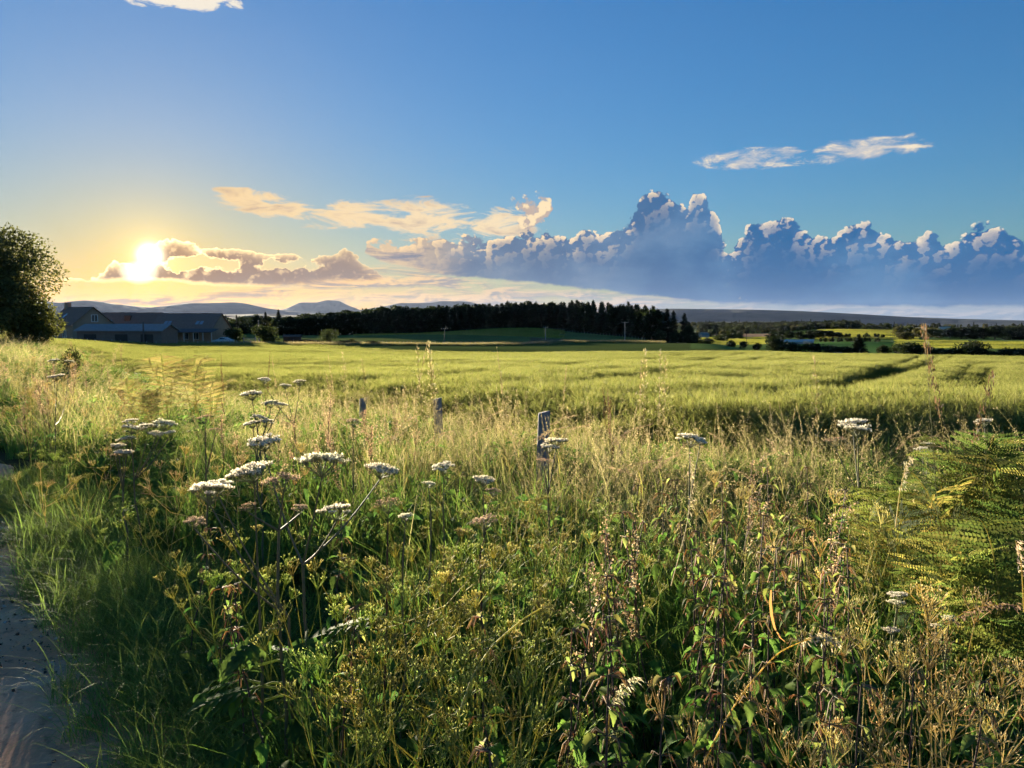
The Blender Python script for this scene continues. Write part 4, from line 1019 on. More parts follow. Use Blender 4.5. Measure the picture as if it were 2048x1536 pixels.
# ------------------------------------------------------------------ plants: shapes
def leaf_blade(L, Wd, seg=7, serr=0.0, fold=0.25, curl=0.5, col_=(0.05, 0.09, 0.02), ripple=0.0):
    """one leaf along +x with a midrib, toothed edge, folded and arched; vertices (n,3), faces"""
    t = np.linspace(0, 1, seg); w = Wd * np.sin(PI * np.clip(t, 0.02, 1) ** 0.62) ** 0.9 * (1 - 0.25 * t)
    w[0] = Wd * 0.12; w[-1] = 0.002
    if serr: w[1:-1:2] *= 1 - serr
    x = L * np.sin(curl * t) / max(curl, 1e-3) if curl > 0.05 else L * t; z = -L * (1 - np.cos(curl * t)) / max(curl, 0.05)
    rp = ripple * np.sin(t * 17)
    v = np.stack([np.stack([x, -w / 2, z + w * fold + rp], 1), np.stack([x, 0 * x, z], 1), np.stack([x, w / 2, z + w * fold - rp], 1)], 1).reshape(-1, 3)
    i = np.arange(seg - 1)[:, None] * 3
    f = np.concatenate([np.concatenate([i, i + 1, i + 4, i + 3], 1), np.concatenate([i + 1, i + 2, i + 5, i + 4], 1)])
    return v, f
def place(v, pos, az, pitch=0.0, roll=0.0, s_=1.0):
    m_ = Matrix.Rotation(az, 3, 'Z') @ Matrix.Rotation(-pitch, 3, 'Y') @ Matrix.Rotation(roll, 3, 'X')
    return (np.asarray(v) * s_) @ np.array(m_).T + np.asarray(pos)

WHITE = (0.72, 0.70, 0.62)
def umbel_mesh(r, rays=18, flor=22, col_=WHITE, seed_=0, dome=0.30, fl=0.0062):
    """umbrella flower head, apex of the rays at the origin: (ray mesh, floret mesh)"""
    A = MB(); Bm = MB(); H = r * 0.42
    ends = []
    for i in range(rays):
        q = r * 0.86 * math.sqrt((i + 0.6) / rays); a = i * 2.39996 + rng.uniform(-0.15, 0.15)
        ends.append((q * math.cos(a), q * math.sin(a), H + dome * r * (1 - (q / r) ** 2) * 1.0 + rng.normal(0, r * 0.055)))
    ends = np.array(ends); t = np.linspace(0, 1, 4)[None, :, None]
    P = ends[:, None] * t; P[:, :, 2] = ends[:, None, 2] * t[..., 0] ** 0.8
    tubes(A, P, np.tile(np.linspace(0.0016, 0.0010, 4), (rays, 1)), (0.20, 0.21, 0.10), 4)
    ur = r * 0.86 / math.sqrt(rays) * 0.98
    for e in ends:
        n_ = flor; a = np.arange(n_) * 2.39996; q = ur * np.sqrt((np.arange(n_) + 0.5) / n_)
        fp = np.stack([e[0] + q * np.cos(a), e[1] + q * np.sin(a), e[2] + ur * 0.42 * (1 - (q / ur) ** 2) + 0.012 + rng.normal(0, 0.0015, n_)], 1)
        tubes(A, np.stack([np.broadcast_to(e, fp.shape), fp], 1), np.full((n_, 2), 0.0006), (0.22, 0.22, 0.11), 3)
        for k in range(2):
            d_ = np.stack([np.cos(a + k * 2.1 + 0.6), np.sin(a + k * 2.1 + 0.6), rng.uniform(0.0, 0.5, n_)], 1)
            cards(Bm, fp - d_ * fl * 0.5, np.full(n_, fl * 1.25) * rng.uniform(0.8, 1.25, n_), np.full(n_, fl * 1.0), d_, np.stack([rng.normal(0, 0.3, n_), rng.normal(0, 0.3, n_), np.ones(n_)], 1), jit(col_, n_, 0.06))
        out_ = q > ur * 0.72; fo_ = fp[out_]
        if len(fo_):
            d_ = fo_ - e; d_[:, 2] = 0.1
            cards(Bm, fo_, np.full(len(fo_), fl * 1.3), np.full(len(fo_), fl), d_, np.tile([0, 0, 1.0], (len(fo_), 1)) + rng.normal(0, 0.2, (len(fo_), 3)), jit(col_, len(fo_), 0.06))
    return A.mesh('rays', M_STEM), Bm.mesh('florets', M_FLOWER)
U_WHITE = [umbel_mesh(0.08, 22, 18, dome=0.16), umbel_mesh(0.08, 19, 18, (0.62, 0.62, 0.50), dome=0.22), umbel_mesh(0.08, 17, 20, dome=0.30), umbel_mesh(0.08, 24, 16, (0.70, 0.66, 0.55), dome=0.12)]
PINK = (0.42, 0.30, 0.22)
U_PINK = [umbel_mesh(0.08, 16, 14, (0.50, 0.38, 0.30), fl=0.0055), umbel_mesh(0.08, 13, 12, PINK, fl=0.005)]
def lobed_leaf(L, col_, wd=1.0):
    """hogweed leaf: paired toothed lobes on a midrib"""
    m_ = MB(); n_ = 5
    for i in range(n_):
        t = 0.25 + 0.75 * i / n_
        for s_ in (-1, 1):
            ll = L * (0.52 - 0.38 * abs(t - 0.45)) * wd
            v, f = leaf_blade(ll, ll * 0.62, 9, 0.22, 0.12, 0.5, ripple=ll * 0.02)
            m_.add(place(v, (L * t, 0, 0.02 * L * math.sin(t * 3)), s_ * (1.05 - 0.45 * t), -0.05), f, jit(col_, 1, 0.15)[0])
    v, f = leaf_blade(L * 0.45, L * 0.4, 11, 0.22, 0.12, 0.6, ripple=L * 0.01); m_.add(place(v, (L * 0.95, 0, 0), 0), f, col_)
    tubes(m_, np.array([(-L * 0.35, 0, -L * 0.18), (0, 0, 0), (L * 0.5, 0, L * 0.02), (L, 0, 0)]), np.array([0.005, 0.004, 0.003, 0.0015]), (0.10, 0.12, 0.05), 5)
    return m_.mesh('leaf', M_HERB)
LOBED = [lobed_leaf(0.17, (0.045, 0.085, 0.022)), lobed_leaf(0.17, (0.035, 0.07, 0.02)), lobed_leaf(0.17, (0.055, 0.09, 0.024))]
def hogweed(label, base_px, fork_py, Y, heads, leaves=3, stemc=(0.14, 0.13, 0.075), thick=0.72, group='white umbrella flowers of the verge', name='hogweed'):
    """heads: (px, py, depth, radius, kind) ; stems run from the ground through a fork to each head"""
    fk = at(base_px, fork_py, Y); gx_, gy_ = fk.x + rng.uniform(-0.03, 0.03), fk.y + rng.uniform(-0.03, 0.03)
    bs = Vector((gx_, gy_, gnd(gx_, gy_))); t = thing(name, label, 'flower', bs, 0, group)
    m_ = MB(); F_ = np.array(fk - bs)
    P, R = limb((0, 0, -0.05), F_, 0.009 * thick, 0.0065 * thick, 6, 0.012); tubes(m_, P, R, stemc, 7)
    for i, (px, py, yy, r, kd) in enumerate(heads):
        hp = np.array(at(px, py, yy) - bs); ap = hp - np.array([0, 0, r * 0.5])
        u_ = np.linspace(0, 1, 7)[:, None]; dirn = ap - F_; L = np.linalg.norm(dirn)
        bend = np.array([0, 0, 1.0]) * L * 0.10
        P = F_ + dirn * u_ + (bend * np.sin(u_ * PI) * (-1) * (0.6 if abs(dirn[0]) > 0.12 else 0.1))
        tubes(m_, P, np.linspace(0.0055, 0.0032, 7) * thick, stemc, 6)
        tilt = (rng.normal(0, 0.06) + 0.13, rng.normal(0, 0.07) + 0.10 * dirn[0] / max(L, 0.2), rng.uniform(0, 6.28))
        pr = (U_WHITE if kd == 0 else U_PINK); mr, mf = pr[rng.integers(0, len(pr))]
        u = put('umbel', mr, t, ap, tilt, r / 0.08); put('florets', mf, u)
        if kd == 2: u['label'] = 'faded pinkish flower head'
    m_.build('stem', M_STEM, t)
    for i in range(leaves):
        a = rng.uniform(0, 6.28); z = rng.uniform(0.25, 0.75) * F_[2]
        put('leaf', LOBED[rng.integers(0, 3)], t, (F_[0] * z / F_[2] + 0.06 * math.cos(a), F_[1] * z / F_[2] + 0.06 * math.sin(a), z + 0.03), (0, rng.uniform(0.1, 0.6), a), rng.uniform(0.7, 1.15))
    return t

hogweed('tall white hogweed with a straight stem and one flat head, front left group', 520, 1240, 2.42, [(508, 944, 2.35, 0.075, 0)], 3)
hogweed('white hogweed leaning left with two overlapping heads, front left group', 578, 1235, 2.45, [(420, 988, 2.3, 0.072, 0), (436, 973, 2.5, 0.06, 0), (388, 1046, 2.35, 0.035, 1)], 3)
hogweed('forked hogweed with a faded head between the white ones', 558, 1062, 2.4, [(566, 967, 2.38, 0.062, 1), (498, 1016, 2.3, 0.03, 1), (600, 1018, 2.5, 0.03, 1)], 4)
hogweed('largest white hogweed with the broadest domed head', 606, 1130, 2.4, [(643, 928, 2.3, 0.086, 0), (760, 941, 2.62, 0.062, 0), (672, 1026, 2.2, 0.052, 0), (528, 886, 2.75, 0.067, 0)], 4)
hogweed('small white hogweed standing alone right of the front group', 886, 1010, 3.3, [(888, 938, 3.3, 0.056, 0)], 1, thick=0.5)
hogweed('small round white flower low beside the lone hogweed', 862, 1030, 3.1, [(857, 969, 3.1, 0.032, 0)], 1, thick=0.5)
hogweed('white hogweed with ragged head in mid verge right of the lone one', 968, 1040, 3.2, [(966, 961, 3.2, 0.052, 0), (985, 985, 3.1, 0.035, 1)], 2, thick=0.5)
hogweed('faded pinkish hogweed head low in mid verge', 775, 1090, 2.5, [(776, 1012, 2.5, 0.052, 2)], 1, (0.09, 0.05, 0.035), thick=0.5)
hogweed('small white hogweed head tucked under the faded pink one', 806, 1110, 2.45, [(811, 1034, 2.45, 0.028, 0)], 1, thick=0.5)
hogweed('drooping pinkish hogweed head right of the faded one', 960, 1110, 2.55, [(972, 1047, 2.55, 0.05, 2)], 1, (0.09, 0.05, 0.035), thick=0.5)
hogweed('cream hogweed with two flat heads just below the thick fence post', 1096, 990, 4.2, [(1112, 884, 4.2, 0.07, 0), (1098, 896, 4.1, 0.055, 0), (1088, 927, 4.0, 0.06, 1)], 2)
hogweed('cluster of pale hogweed heads at left, upper tier', 268, 960, 4.9, [(262, 845, 4.9, 0.05, 0), (262, 858, 4.8, 0.07, 0), (296, 858, 4.8, 0.07, 0), (326, 850, 4.9, 0.08, 0), (312, 868, 4.8, 0.05, 0), (340, 866, 4.8, 0.04, 0)], 2)
hogweed('pale hogweed heads at left, lower tier', 246, 980, 4.5, [(254, 880, 4.5, 0.055, 0), (236, 892, 4.5, 0.045, 0), (246, 906, 4.4, 0.055, 0), (232, 913, 4.4, 0.035, 1)], 2)
hogweed('tall white hogweed with broad head against the dry grass, left of centre', 520, 890, 5.0, [(504, 790, 5.0, 0.078, 0), (542, 808, 5.0, 0.06, 0), (560, 812, 5.1, 0.05, 0)], 1)
hogweed('white hogweed below the tall left-of-centre one', 514, 930, 4.4, [(506, 848, 4.4, 0.055, 0), (530, 847, 4.4, 0.055, 0), (516, 838, 4.4, 0.05, 0)], 1)
hogweed('far white hogweed near the barley edge left of centre', 588, 850, 7.5, [(528, 762, 7.5, 0.07, 0), (600, 766, 7.6, 0.07, 0), (570, 772, 7.5, 0.06, 0)], 0)
hogweed('far pale hogweed at the left end of the verge', 110, 850, 8.5, [(114, 754, 8.5, 0.09, 0), (138, 724, 12.0, 0.08, 0), (108, 722, 12.2, 0.09, 0)], 0)
hogweed('white hogweed right of centre before the dry grass', 1378, 1010, 4.4, [(1380, 882, 4.4, 0.085, 0), (1400, 884, 4.3, 0.04, 0)], 2, (0.12, 0.13, 0.07))
hogweed('tall white hogweed with stacked heads before the barley at right', 1718, 985, 4.0, [(1707, 853, 4.1, 0.085, 0), (1716, 862, 3.9, 0.075, 0), (1672, 885, 4.0, 0.062, 1)], 3, (0.12, 0.12, 0.06))
hogweed('white hogweed behind the bracken at right', 1850, 1000, 4.6, [(1846, 904, 4.6, 0.055, 0), (1857, 889, 4.7, 0.04, 0), (1880, 898, 4.7, 0.035, 1)], 1)
hogweed('white hogweed peeping over the bracken at the right edge', 1972, 960, 4.4, [(1970, 846, 4.4, 0.055, 0)], 0)
hogweed('thin faded hogweed under the small far post', 706, 940, 5.2, [(706, 845, 5.2, 0.055, 1)], 0)
hogweed('bare hogweed stalk with small pale heads left of the front group', 412, 950, 4.2, [(410, 838, 4.2, 0.05, 1), (430, 862, 4.2, 0.04, 1)], 0, (0.2, 0.16, 0.07))
hogweed('small white parsley flower with two heads, lower right', 1780, 1330, 1.9, [(1797, 1192, 1.9, 0.026, 0), (1794, 1208, 1.88, 0.024, 0), (1783, 1262, 1.85, 0.022, 0)], 1, (0.16, 0.17, 0.06), 0.6, name='cow_parsley')
hogweed('tiny white parsley flower among the seed heads, lower right corner', 1890, 1330, 1.85, [(1898, 1238, 1.85, 0.018, 0), (1872, 1252, 1.85, 0.014, 0)], 0, (0.16, 0.17, 0.06), 0.5, name='cow_parsley')

# ------------------------------------------------------------------ parsley gone to seed: golden skeletons
def seed_umbel(m_, pos, r, dirn, col_, rays=9, ped=7):
    a = np.arange(rays) * 2.39996; q = r * np.sqrt((np.arange(rays) + 0.5) / rays)
    zdir = np.array(dirn) / np.linalg.norm(dirn); xd = np.cross(zdir, [0.3, 0.9, 0.1]); xd /= np.linalg.norm(xd); yd = np.cross(zdir, xd)
    E = pos + xd * (q * np.cos(a))[:, None] + yd * (q * np.sin(a))[:, None] + zdir * (r * rng.uniform(0.75, 1.2, rays))[:, None]
    t = np.linspace(0, 1, 3)[None, :, None]; P = pos + (E[:, None] - pos) * t; P[:, 1] += zdir * r * 0.06
    tubes(m_, P, np.full((rays, 3), 0.0011), col_, 3)
    n_ = rays * ped; e = np.repeat(E, ped, 0); d_ = unit(n_) * 0.75 + zdir * 0.9; d_ /= np.linalg.norm(d_, axis=1, keepdims=True)
    pl = r * rng.uniform(0.28, 0.5, n_)
    tubes(m_, np.stack([e, e + d_ * pl[:, None]], 1), np.full((n_, 2), 0.0007), col_, 3)
    cards(m_, e + d_ * pl[:, None] * 0.9, np.full(n_, 0.0065), np.full(n_, 0.0026), d_, unit(n_), jit(np.array(col_) * 0.85, n_, 0.15))
def skeleton_mesh(h, spread, n_umb, col_, ur=0.03):
    st = MB(); hd = MB(); single = []
    P, R = limb((0, 0, -0.03), (rng.normal(0, 0.06), rng.normal(0, 0.06), h * 0.62), 0.0028, 0.0019, 6, 0.02); tubes(st, P, R, np.array(col_) * 0.85, 5)
    for i in range(n_umb):
        k = rng.integers(2, 6); a = rng.uniform(0, 6.28); q = spread * math.sqrt(rng.uniform(0.02, 1))
        e = np.array([q * math.cos(a), q * math.sin(a), h * rng.uniform(0.72, 1.0) - q * 0.25]); b = P[k]
        mid = b + (e - b) * 0.55 + np.array([q * 0.15 * math.cos(a), q * 0.15 * math.sin(a), -0.02])
        Q = np.array([b, b + (mid - b) * 0.5 + rng.normal(0, 0.006, 3), mid, e]); tubes(st, Q, np.array([0.0019, 0.0016, 0.0013, 0.0011]), col_, 4)
        one = MB(); seed_umbel(one, e, ur * rng.uniform(0.7, 1.25), e - mid + np.array([0, 0, 0.08]), jit(col_, 1, 0.1)[0], rng.integers(6, 10), 5)
        hd.add(np.concatenate(one.v), list(one.f), np.concatenate(one.c)); single.append(one.mesh('seed_head', M_DRY))
    return st.mesh('stem', M_DRY), hd.mesh('seed_heads', M_DRY), single
GOLD = (0.25, 0.25, 0.09); TAN = (0.35, 0.315, 0.17); OLIVE = (0.19, 0.235, 0.075)
SK = [skeleton_mesh(0.85, 0.26, 10, GOLD), skeleton_mesh(0.8, 0.28, 12, OLIVE), skeleton_mesh(0.75, 0.26, 7, TAN, 0.040), skeleton_mesh(0.9, 0.32, 12, GOLD), skeleton_mesh(0.8, 0.32, 8, TAN, 0.040), skeleton_mesh(0.7, 0.22, 8, OLIVE)]
def seedy(px, py, Y, k, label, group, s_=1.0):
    p_ = at(px, py, Y); g = gnd(p_.x, p_.y); h = max(0.25, p_.z - g) 
    t = thing('seeding_parsley', label, 'plant', (p_.x, p_.y, g), rng.uniform(0, 6.28), group, (s_, s_, h / (0.85, 0.8, 0.75, 0.9, 0.8, 0.7)[k]))
    t.rotation_euler[0] = rng.normal(0, 0.06); t.rotation_euler[1] = rng.normal(0, 0.06)
    put('stem', SK[k][0], t)
    if Y < 2.0:
        for q in SK[k][2]: put('seed_head', q, t)
    else: put('seed_heads', SK[k][1], t)
    return t
GS = 'golden seeding parsley of the middle verge'
for px, py, Y, k in ((640, 1120, 2.1, 1), (700, 1100, 2.2, 0), (760, 1080, 2.4, 3), (820, 1070, 2.5, 0), (880, 1080, 2.4, 1), (930, 1060, 2.6, 3), (985, 1090, 2.3, 0), (1040, 1060, 2.6, 1), (1100, 1080, 2.5, 3), (720, 1180, 1.9, 1), (800, 1190, 1.9, 0), (880, 1170, 1.95, 3), (960, 1180, 1.9, 1), (1050, 1160, 2.0, 0),
                     (780, 1290, 1.65, 0), (860, 1300, 1.65, 1), (950, 1290, 1.7, 3), (900, 1390, 1.5, 5), (1010, 1330, 1.6, 1), (700, 1300, 1.7, 5), (1130, 1110, 2.3, 1), (1180, 1060, 2.7, 0), (560, 1060, 2.7, 5), (500, 1090, 2.7, 1), (450, 1040, 3.2, 0), (1230, 1000, 3.2, 1), (1300, 1010, 3.2, 5), (1000, 990, 3.3, 0), (900, 1000, 3.2, 3), (820, 1000, 3.3, 1), (1130, 970, 3.6, 0), (1060, 960, 3.8, 3)):
    seedy(px + rng.uniform(-12, 12), py + rng.uniform(-10, 10), Y, k, ('front' if py > 1230 else 'middle' if py > 1075 else 'rear') + ' golden seeding parsley, ' + where(px, V_MARKS), GS)
for px, py, Y, k, s_, lab in ((1690, 1232, 1.75, 4, 0.9, 'tan seeding parsley left of the small white parsley flower'), (1780, 1200, 1.8, 2, 0.8, 'tan seeding parsley behind the small white parsley flower'), (1860, 1180, 1.85, 4, 0.9, 'tan seeding parsley tallest of the lower right group'), (1930, 1225, 1.75, 2, 1.0, 'tan seeding parsley right of the small white flower'),
                           (1990, 1250, 1.7, 4, 0.9, 'tan seeding parsley nearest the right frame edge'), (1760, 1330, 1.55, 2, 0.9, 'tan seeding parsley in front of the lower right group'), (1860, 1330, 1.55, 4, 0.9, 'tan seeding parsley forward at lower right, under the tiny white flower'), (1610, 1300, 1.65, 2, 0.7, 'tan seeding parsley beside the long arching straw'),
                           (1500, 1420, 1.4, 4, 0.7, 'brown seeding parsley low at the bottom edge right of the nettle'), (1560, 1450, 1.35, 2, 0.7, 'brown seeding parsley at the bottom edge under the arching straw'), (1900, 1430, 1.4, 2, 0.8, 'brown seeding parsley in the lower right corner'), (2010, 1420, 1.4, 4, 0.8, 'brown seeding parsley at the very corner lower right')):
    seedy(px, py, Y, k, lab, 'tan seeding parsley at lower right', s_)
for px, py, Y, k in ((1480, 1010, 3.0, 4), (1560, 1030, 2.8, 0), (1640, 1000, 3.0, 2), (1700, 1010, 2.8, 0), (1440, 960, 3.6, 2), (1520, 940, 4.0, 4), (340, 960, 4.2, 0), (280, 1000, 4.0, 1), (180, 930, 5.0, 0), (120, 880, 6.0, 1), (390, 920, 4.6, 2), (220, 860, 6.2, 2), (600, 900, 4.6, 2), (460, 900, 4.8, 4), (330, 900, 5, 2), (90, 930, 5.4, 2)):
    seedy(px, py, Y, k, 'brownish seeding parsley in the taller growth ' + where(px, V_MARKS), 'scattered seeding parsley')

for q in range(34):
    Y = rng.uniform(7.5, 24); px = rng.uniform(-40, 230) if Y > 11 else rng.uniform(30, 330); w_ = float(across(float(tanx(px)) * Y, Y))
    if 0.6 < w_ < 4.8: seedy(px, float(np.interp(Y, [7.5, 12, 24], [800, 748, 700])) + rng.uniform(-14, 16), Y, int(rng.choice([2, 4, 0])), 'dull gold seeding weed along the left end of the verge', 'seeding weeds of the left verge', 1.2)

# ------------------------------------------------------------------ nettles
def nettle_mesh(h, n_pairs=11, top_pale=True):
    st = MB(); lf = MB(); fl = MB(); single = []
    P, R = limb((0, 0, -0.02), (rng.normal(0, 0.04), rng.normal(0, 0.04), h), 0.0042, 0.0016, 9, 0.008); tubes(st, P, R, (0.10, 0.065, 0.05), 5)
    for i in range(n_pairs):
        t = 0.18 + 0.82 * (i / (n_pairs - 1)) ** 0.9; pos = np.array([np.interp(t, np.linspace(0, 1, 9), P[:, k]) for k in range(3)])
        L = 0.095 * (1 - 0.72 * max(0, t - 0.35) / 0.65) * rng.uniform(0.85, 1.15); a0 = (i % 2) * PI / 2 + rng.normal(0, 0.2)
        pale = max(0, t - 0.75) * 2.2 if top_pale else 0
        for s_ in (0, PI):
            v, f = leaf_blade(L, L * 0.56, 11, 0.2, 0.22, rng.uniform(0.7, 1.5)); az_ = a0 + s_; off = 0.02 * np.array([math.cos(az_), math.sin(az_), 0.25])
            c_ = np.array((0.05, 0.095, 0.022)) * (1 - pale) + np.array((0.17, 0.16, 0.06)) * pale
            v = place(v, pos + off, az_, rng.uniform(-0.5, 0.25), rng.normal(0, 0.3)); c_ = jit(c_, 1, 0.2)[0]
            lf.add(v, f, c_); one = MB(); one.add(v, f, c_); single.append(one.mesh('leaf', M_HERB))
            tubes(st, np.array([pos, pos + off]), np.array([0.0014, 0.0010]), (0.09, 0.10, 0.03), 3)
        if t > 0.5:
            for q in range(6):
                az_ = rng.uniform(0, 6.28); d_ = np.array([math.cos(az_), math.sin(az_), -0.2]); L2 = rng.uniform(0.02, 0.05)
                Q = np.array([pos, pos + d_ * L2 * 0.6 + [0, 0, 0.004], pos + d_ * L2 + [0, 0, -L2 * 0.5]]); tubes(fl, Q, np.array([0.0012, 0.002, 0.001]), jit((0.26, 0.19, 0.11), 1, 0.2)[0], 3)
    return st.mesh('stem', M_STEM), lf.mesh('leaves', M_HERB), fl.mesh('flower_strings', M_DRY), single
NT = [nettle_mesh(0.85), nettle_mesh(0.85, 10), nettle_mesh(0.85, 12), nettle_mesh(0.85, 9)]
def nettle(px, py, Y, label, group='nettles of the verge', s_=1.0):
    p_ = at(px, py, Y); g = gnd(p_.x, p_.y); h = max(0.3, p_.z - g)
    t = thing('nettle', label, 'nettle', (p_.x, p_.y, g), rng.uniform(0, 6.28), group, (s_, s_, h / 0.85))
    t.rotation_euler[0] = rng.normal(0, 0.06); t.rotation_euler[1] = rng.normal(0, 0.06)
    m_ = NT[rng.integers(0, 4)]; put('stem', m_[0], t); put('flower_strings', m_[2], t)
    if Y < 2.75:
        for q in m_[3]: put('leaf', q, t)
    else: put('leaves', m_[1], t)
nettle(1175, 1305, 1.5, 'big toothed nettle with reddish stem at bottom centre', s_=1.15)
nettle(1300, 1245, 1.7, 'tall nettle right of the big bottom-centre nettle'); nettle(1390, 1165, 1.9, 'tall nettle with brown flower strings at centre right'); nettle(1130, 1230, 1.75, 'smaller nettle behind the big bottom-centre nettle')
for px, py, Y in ((1550, 1010, 2.7), (1600, 1030, 2.6), (1650, 990, 2.9), (1500, 1040, 2.5), (1440, 1020, 2.6), (1330, 1030, 2.5), (1270, 1060, 2.4), (1210, 1040, 2.6), (1380, 1060, 2.3), (1460, 1110, 2.1), (1540, 1110, 2.1), (1620, 1100, 2.1), (1690, 1090, 2.2), (1250, 1150, 2.0), (1340, 1140, 2.0), (1440, 1190, 1.8), (1520, 1230, 1.7), (1620, 1200, 1.8), (1690, 1160, 1.9), (1760, 1100, 2.1), (1480, 960, 3.2), (1560, 940, 3.5), (1640, 930, 3.6), (1400, 960, 3.3), (1320, 960, 3.4), (1250, 970, 3.3),
                  (1580, 1360, 1.5), (1460, 1330, 1.5), (1680, 1380, 1.45), (1840, 1400, 1.4), (1960, 1360, 1.5), (1240, 1390, 1.4), (1060, 1410, 1.4), (640, 1200, 2.1), (560, 1180, 2.3), (480, 1180, 2.4), (420, 1120, 2.8), (350, 1060, 3.3), (660, 1010, 3.0), (1080, 1250, 1.75), (990, 1250, 1.75)):
    nettle(px + rng.uniform(-10, 10), py + rng.uniform(-10, 10), Y, ('front' if py > 1220 else 'middle' if py > 1060 else 'rear') + ' leafy nettle in the green growth ' + where(px, V_MARKS), 'crowded nettles of the lower verge')

# ------------------------------------------------------------------ bracken and other ferns
def frond_mesh(L, col_, pairs=16):
    m_ = MB(); t = np.linspace(0, 1, 12)
    arch = 0.9; R_ = L / arch; P = np.stack([R_ * np.sin(arch * t) * 0.72, 0 * t, L * 0.85 * t - 0.42 * L * t ** 2.6], 1)
    tubes(m_, P, np.linspace(0.004, 0.001, 12), (0.16, 0.15, 0.06), 4)
    for i in range(pairs):
        u_ = 0.16 + 0.83 * i / (pairs - 1); b = np.array([np.interp(u_, t, P[:, k]) for k in range(3)])
        tg = np.array([np.interp(u_ + 0.03, t, P[:, k]) - np.interp(u_ - 0.03, t, P[:, k]) for k in range(3)]); tg /= np.linalg.norm(tg)
        ln = L * 0.30 * math.sin(PI * (0.12 + 0.88 * (1 - u_) ** 0.8)) ** 0.8 * (1.05 - 0.35 * u_) + 0.01
        for s_ in (-1, 1):
            d_ = np.array([0, s_, 0]) * 0.92 + tg * 0.38 + np.array([0, 0, -0.12]) + rng.normal(0, 0.11, 3); d_ /= np.linalg.norm(d_)
            n_ = max(4, int(ln / 0.011)); q = np.linspace(0.06, 1, n_)
            C = b + d_ * (q * ln)[:, None] + np.array([0, 0, -0.16 * ln]) * (q ** 2)[:, None]
            nrm = np.cross(tg, d_); 
            for e in (-1, 1):
                dd = tg * e * 0.9 + d_ * 0.45 + rng.normal(0, 0.06, (n_, 3))
                ll = (ln * 0.085 * (1 - q ** 1.5) + 0.005) * rng.uniform(0.8, 1.15, n_)
                cards(m_, C, ll, np.full(n_, 0.010), dd, np.tile(nrm, (n_, 1)) + rng.normal(0, 0.07, (n_, 3)), jit(jit(col_, 1, 0.18)[0], n_, 0.06))
    return m_.mesh('frond', M_HERB)
FR = [frond_mesh(0.8, (0.052, 0.066, 0.018), 12), frond_mesh(0.8, (0.042, 0.058, 0.016), 11), frond_mesh(0.8, (0.066, 0.076, 0.020), 13), frond_mesh(0.8, (0.085, 0.080, 0.024), 12), frond_mesh(0.8, (0.034, 0.050, 0.015), 13)]
FRB = [frond_mesh(0.8, (0.10, 0.085, 0.036), 12), frond_mesh(0.8, (0.085, 0.08, 0.034), 11)]
def fern(px, py, Y, label, n_=6, brown=False, group='bracken ferns'):
    p_ = at(px, py, Y); g = gnd(p_.x, p_.y); h = max(0.3, p_.z - g) * (1.05 if brown else 1.05)
    t = thing('bracken', label, 'fern', (p_.x, p_.y, g), rng.uniform(0, 6.28), group)
    stz = h * 0.42; m_ = MB()
    for i in range(n_):
        a = 6.28 * i / n_ + rng.normal(0, 0.3); lv = rng.uniform(0.6, 1.0); z = stz * lv
        e = (0.05 * math.cos(a), 0.05 * math.sin(a), z)
        tubes(m_, np.array([(0, 0, -0.03), (e[0] * 0.4, e[1] * 0.4, z * 0.6), e]), np.array([0.005, 0.0045, 0.004]), (0.12, 0.13, 0.05), 4)
        put('frond', (FRB if brown else FR)[rng.integers(0, 2 if brown else 5)], t, e, (rng.normal(0, 0.15), rng.uniform(-1.2, -0.45), a), h * 0.92 * rng.uniform(0.8, 1.15))
    m_.build('stalk', M_STEM, t)
for px, py, Y, lab in ((1990, 830, 3.4, 'tallest green bracken at the right frame edge'), (2060, 850, 3.1, 'green bracken cut by the right frame edge'), (1920, 880, 3.5, 'green bracken left of the tallest one'), (1860, 930, 3.5, 'green bracken at the left flank of the thicket'), (1960, 930, 3.0, 'green bracken in the front middle of the thicket'), (2040, 960, 2.7, 'green bracken low at the right frame edge'),
                       (1880, 1000, 2.9, 'green bracken in shade below the left flank'), (1800, 960, 3.6, 'smaller bracken beside the stacked white heads'), (1950, 1050, 2.5, 'shaded bracken at the foot of the thicket'), (1760, 1000, 3.3, 'small bracken left of the thicket'), (2050, 1080, 2.3, 'darkest low bracken at the right frame edge')):
    fern(px, py, Y, lab, 6)
for px, py, Y, lab in ((330, 706, 11.0, 'tall brown-tinged bracken in the left verge against the field'), (385, 716, 10.5, 'brown bracken right of the tallest left one'), (270, 745, 10.0, 'brown bracken left in the dark clump'), (310, 770, 9.5, 'brown bracken in the middle of the dark clump'), (415, 745, 10.2, 'brown bracken at the right fringe of the dark clump')):
    fern(px, py, Y, lab, 4, True, 'brown bracken of the left verge')

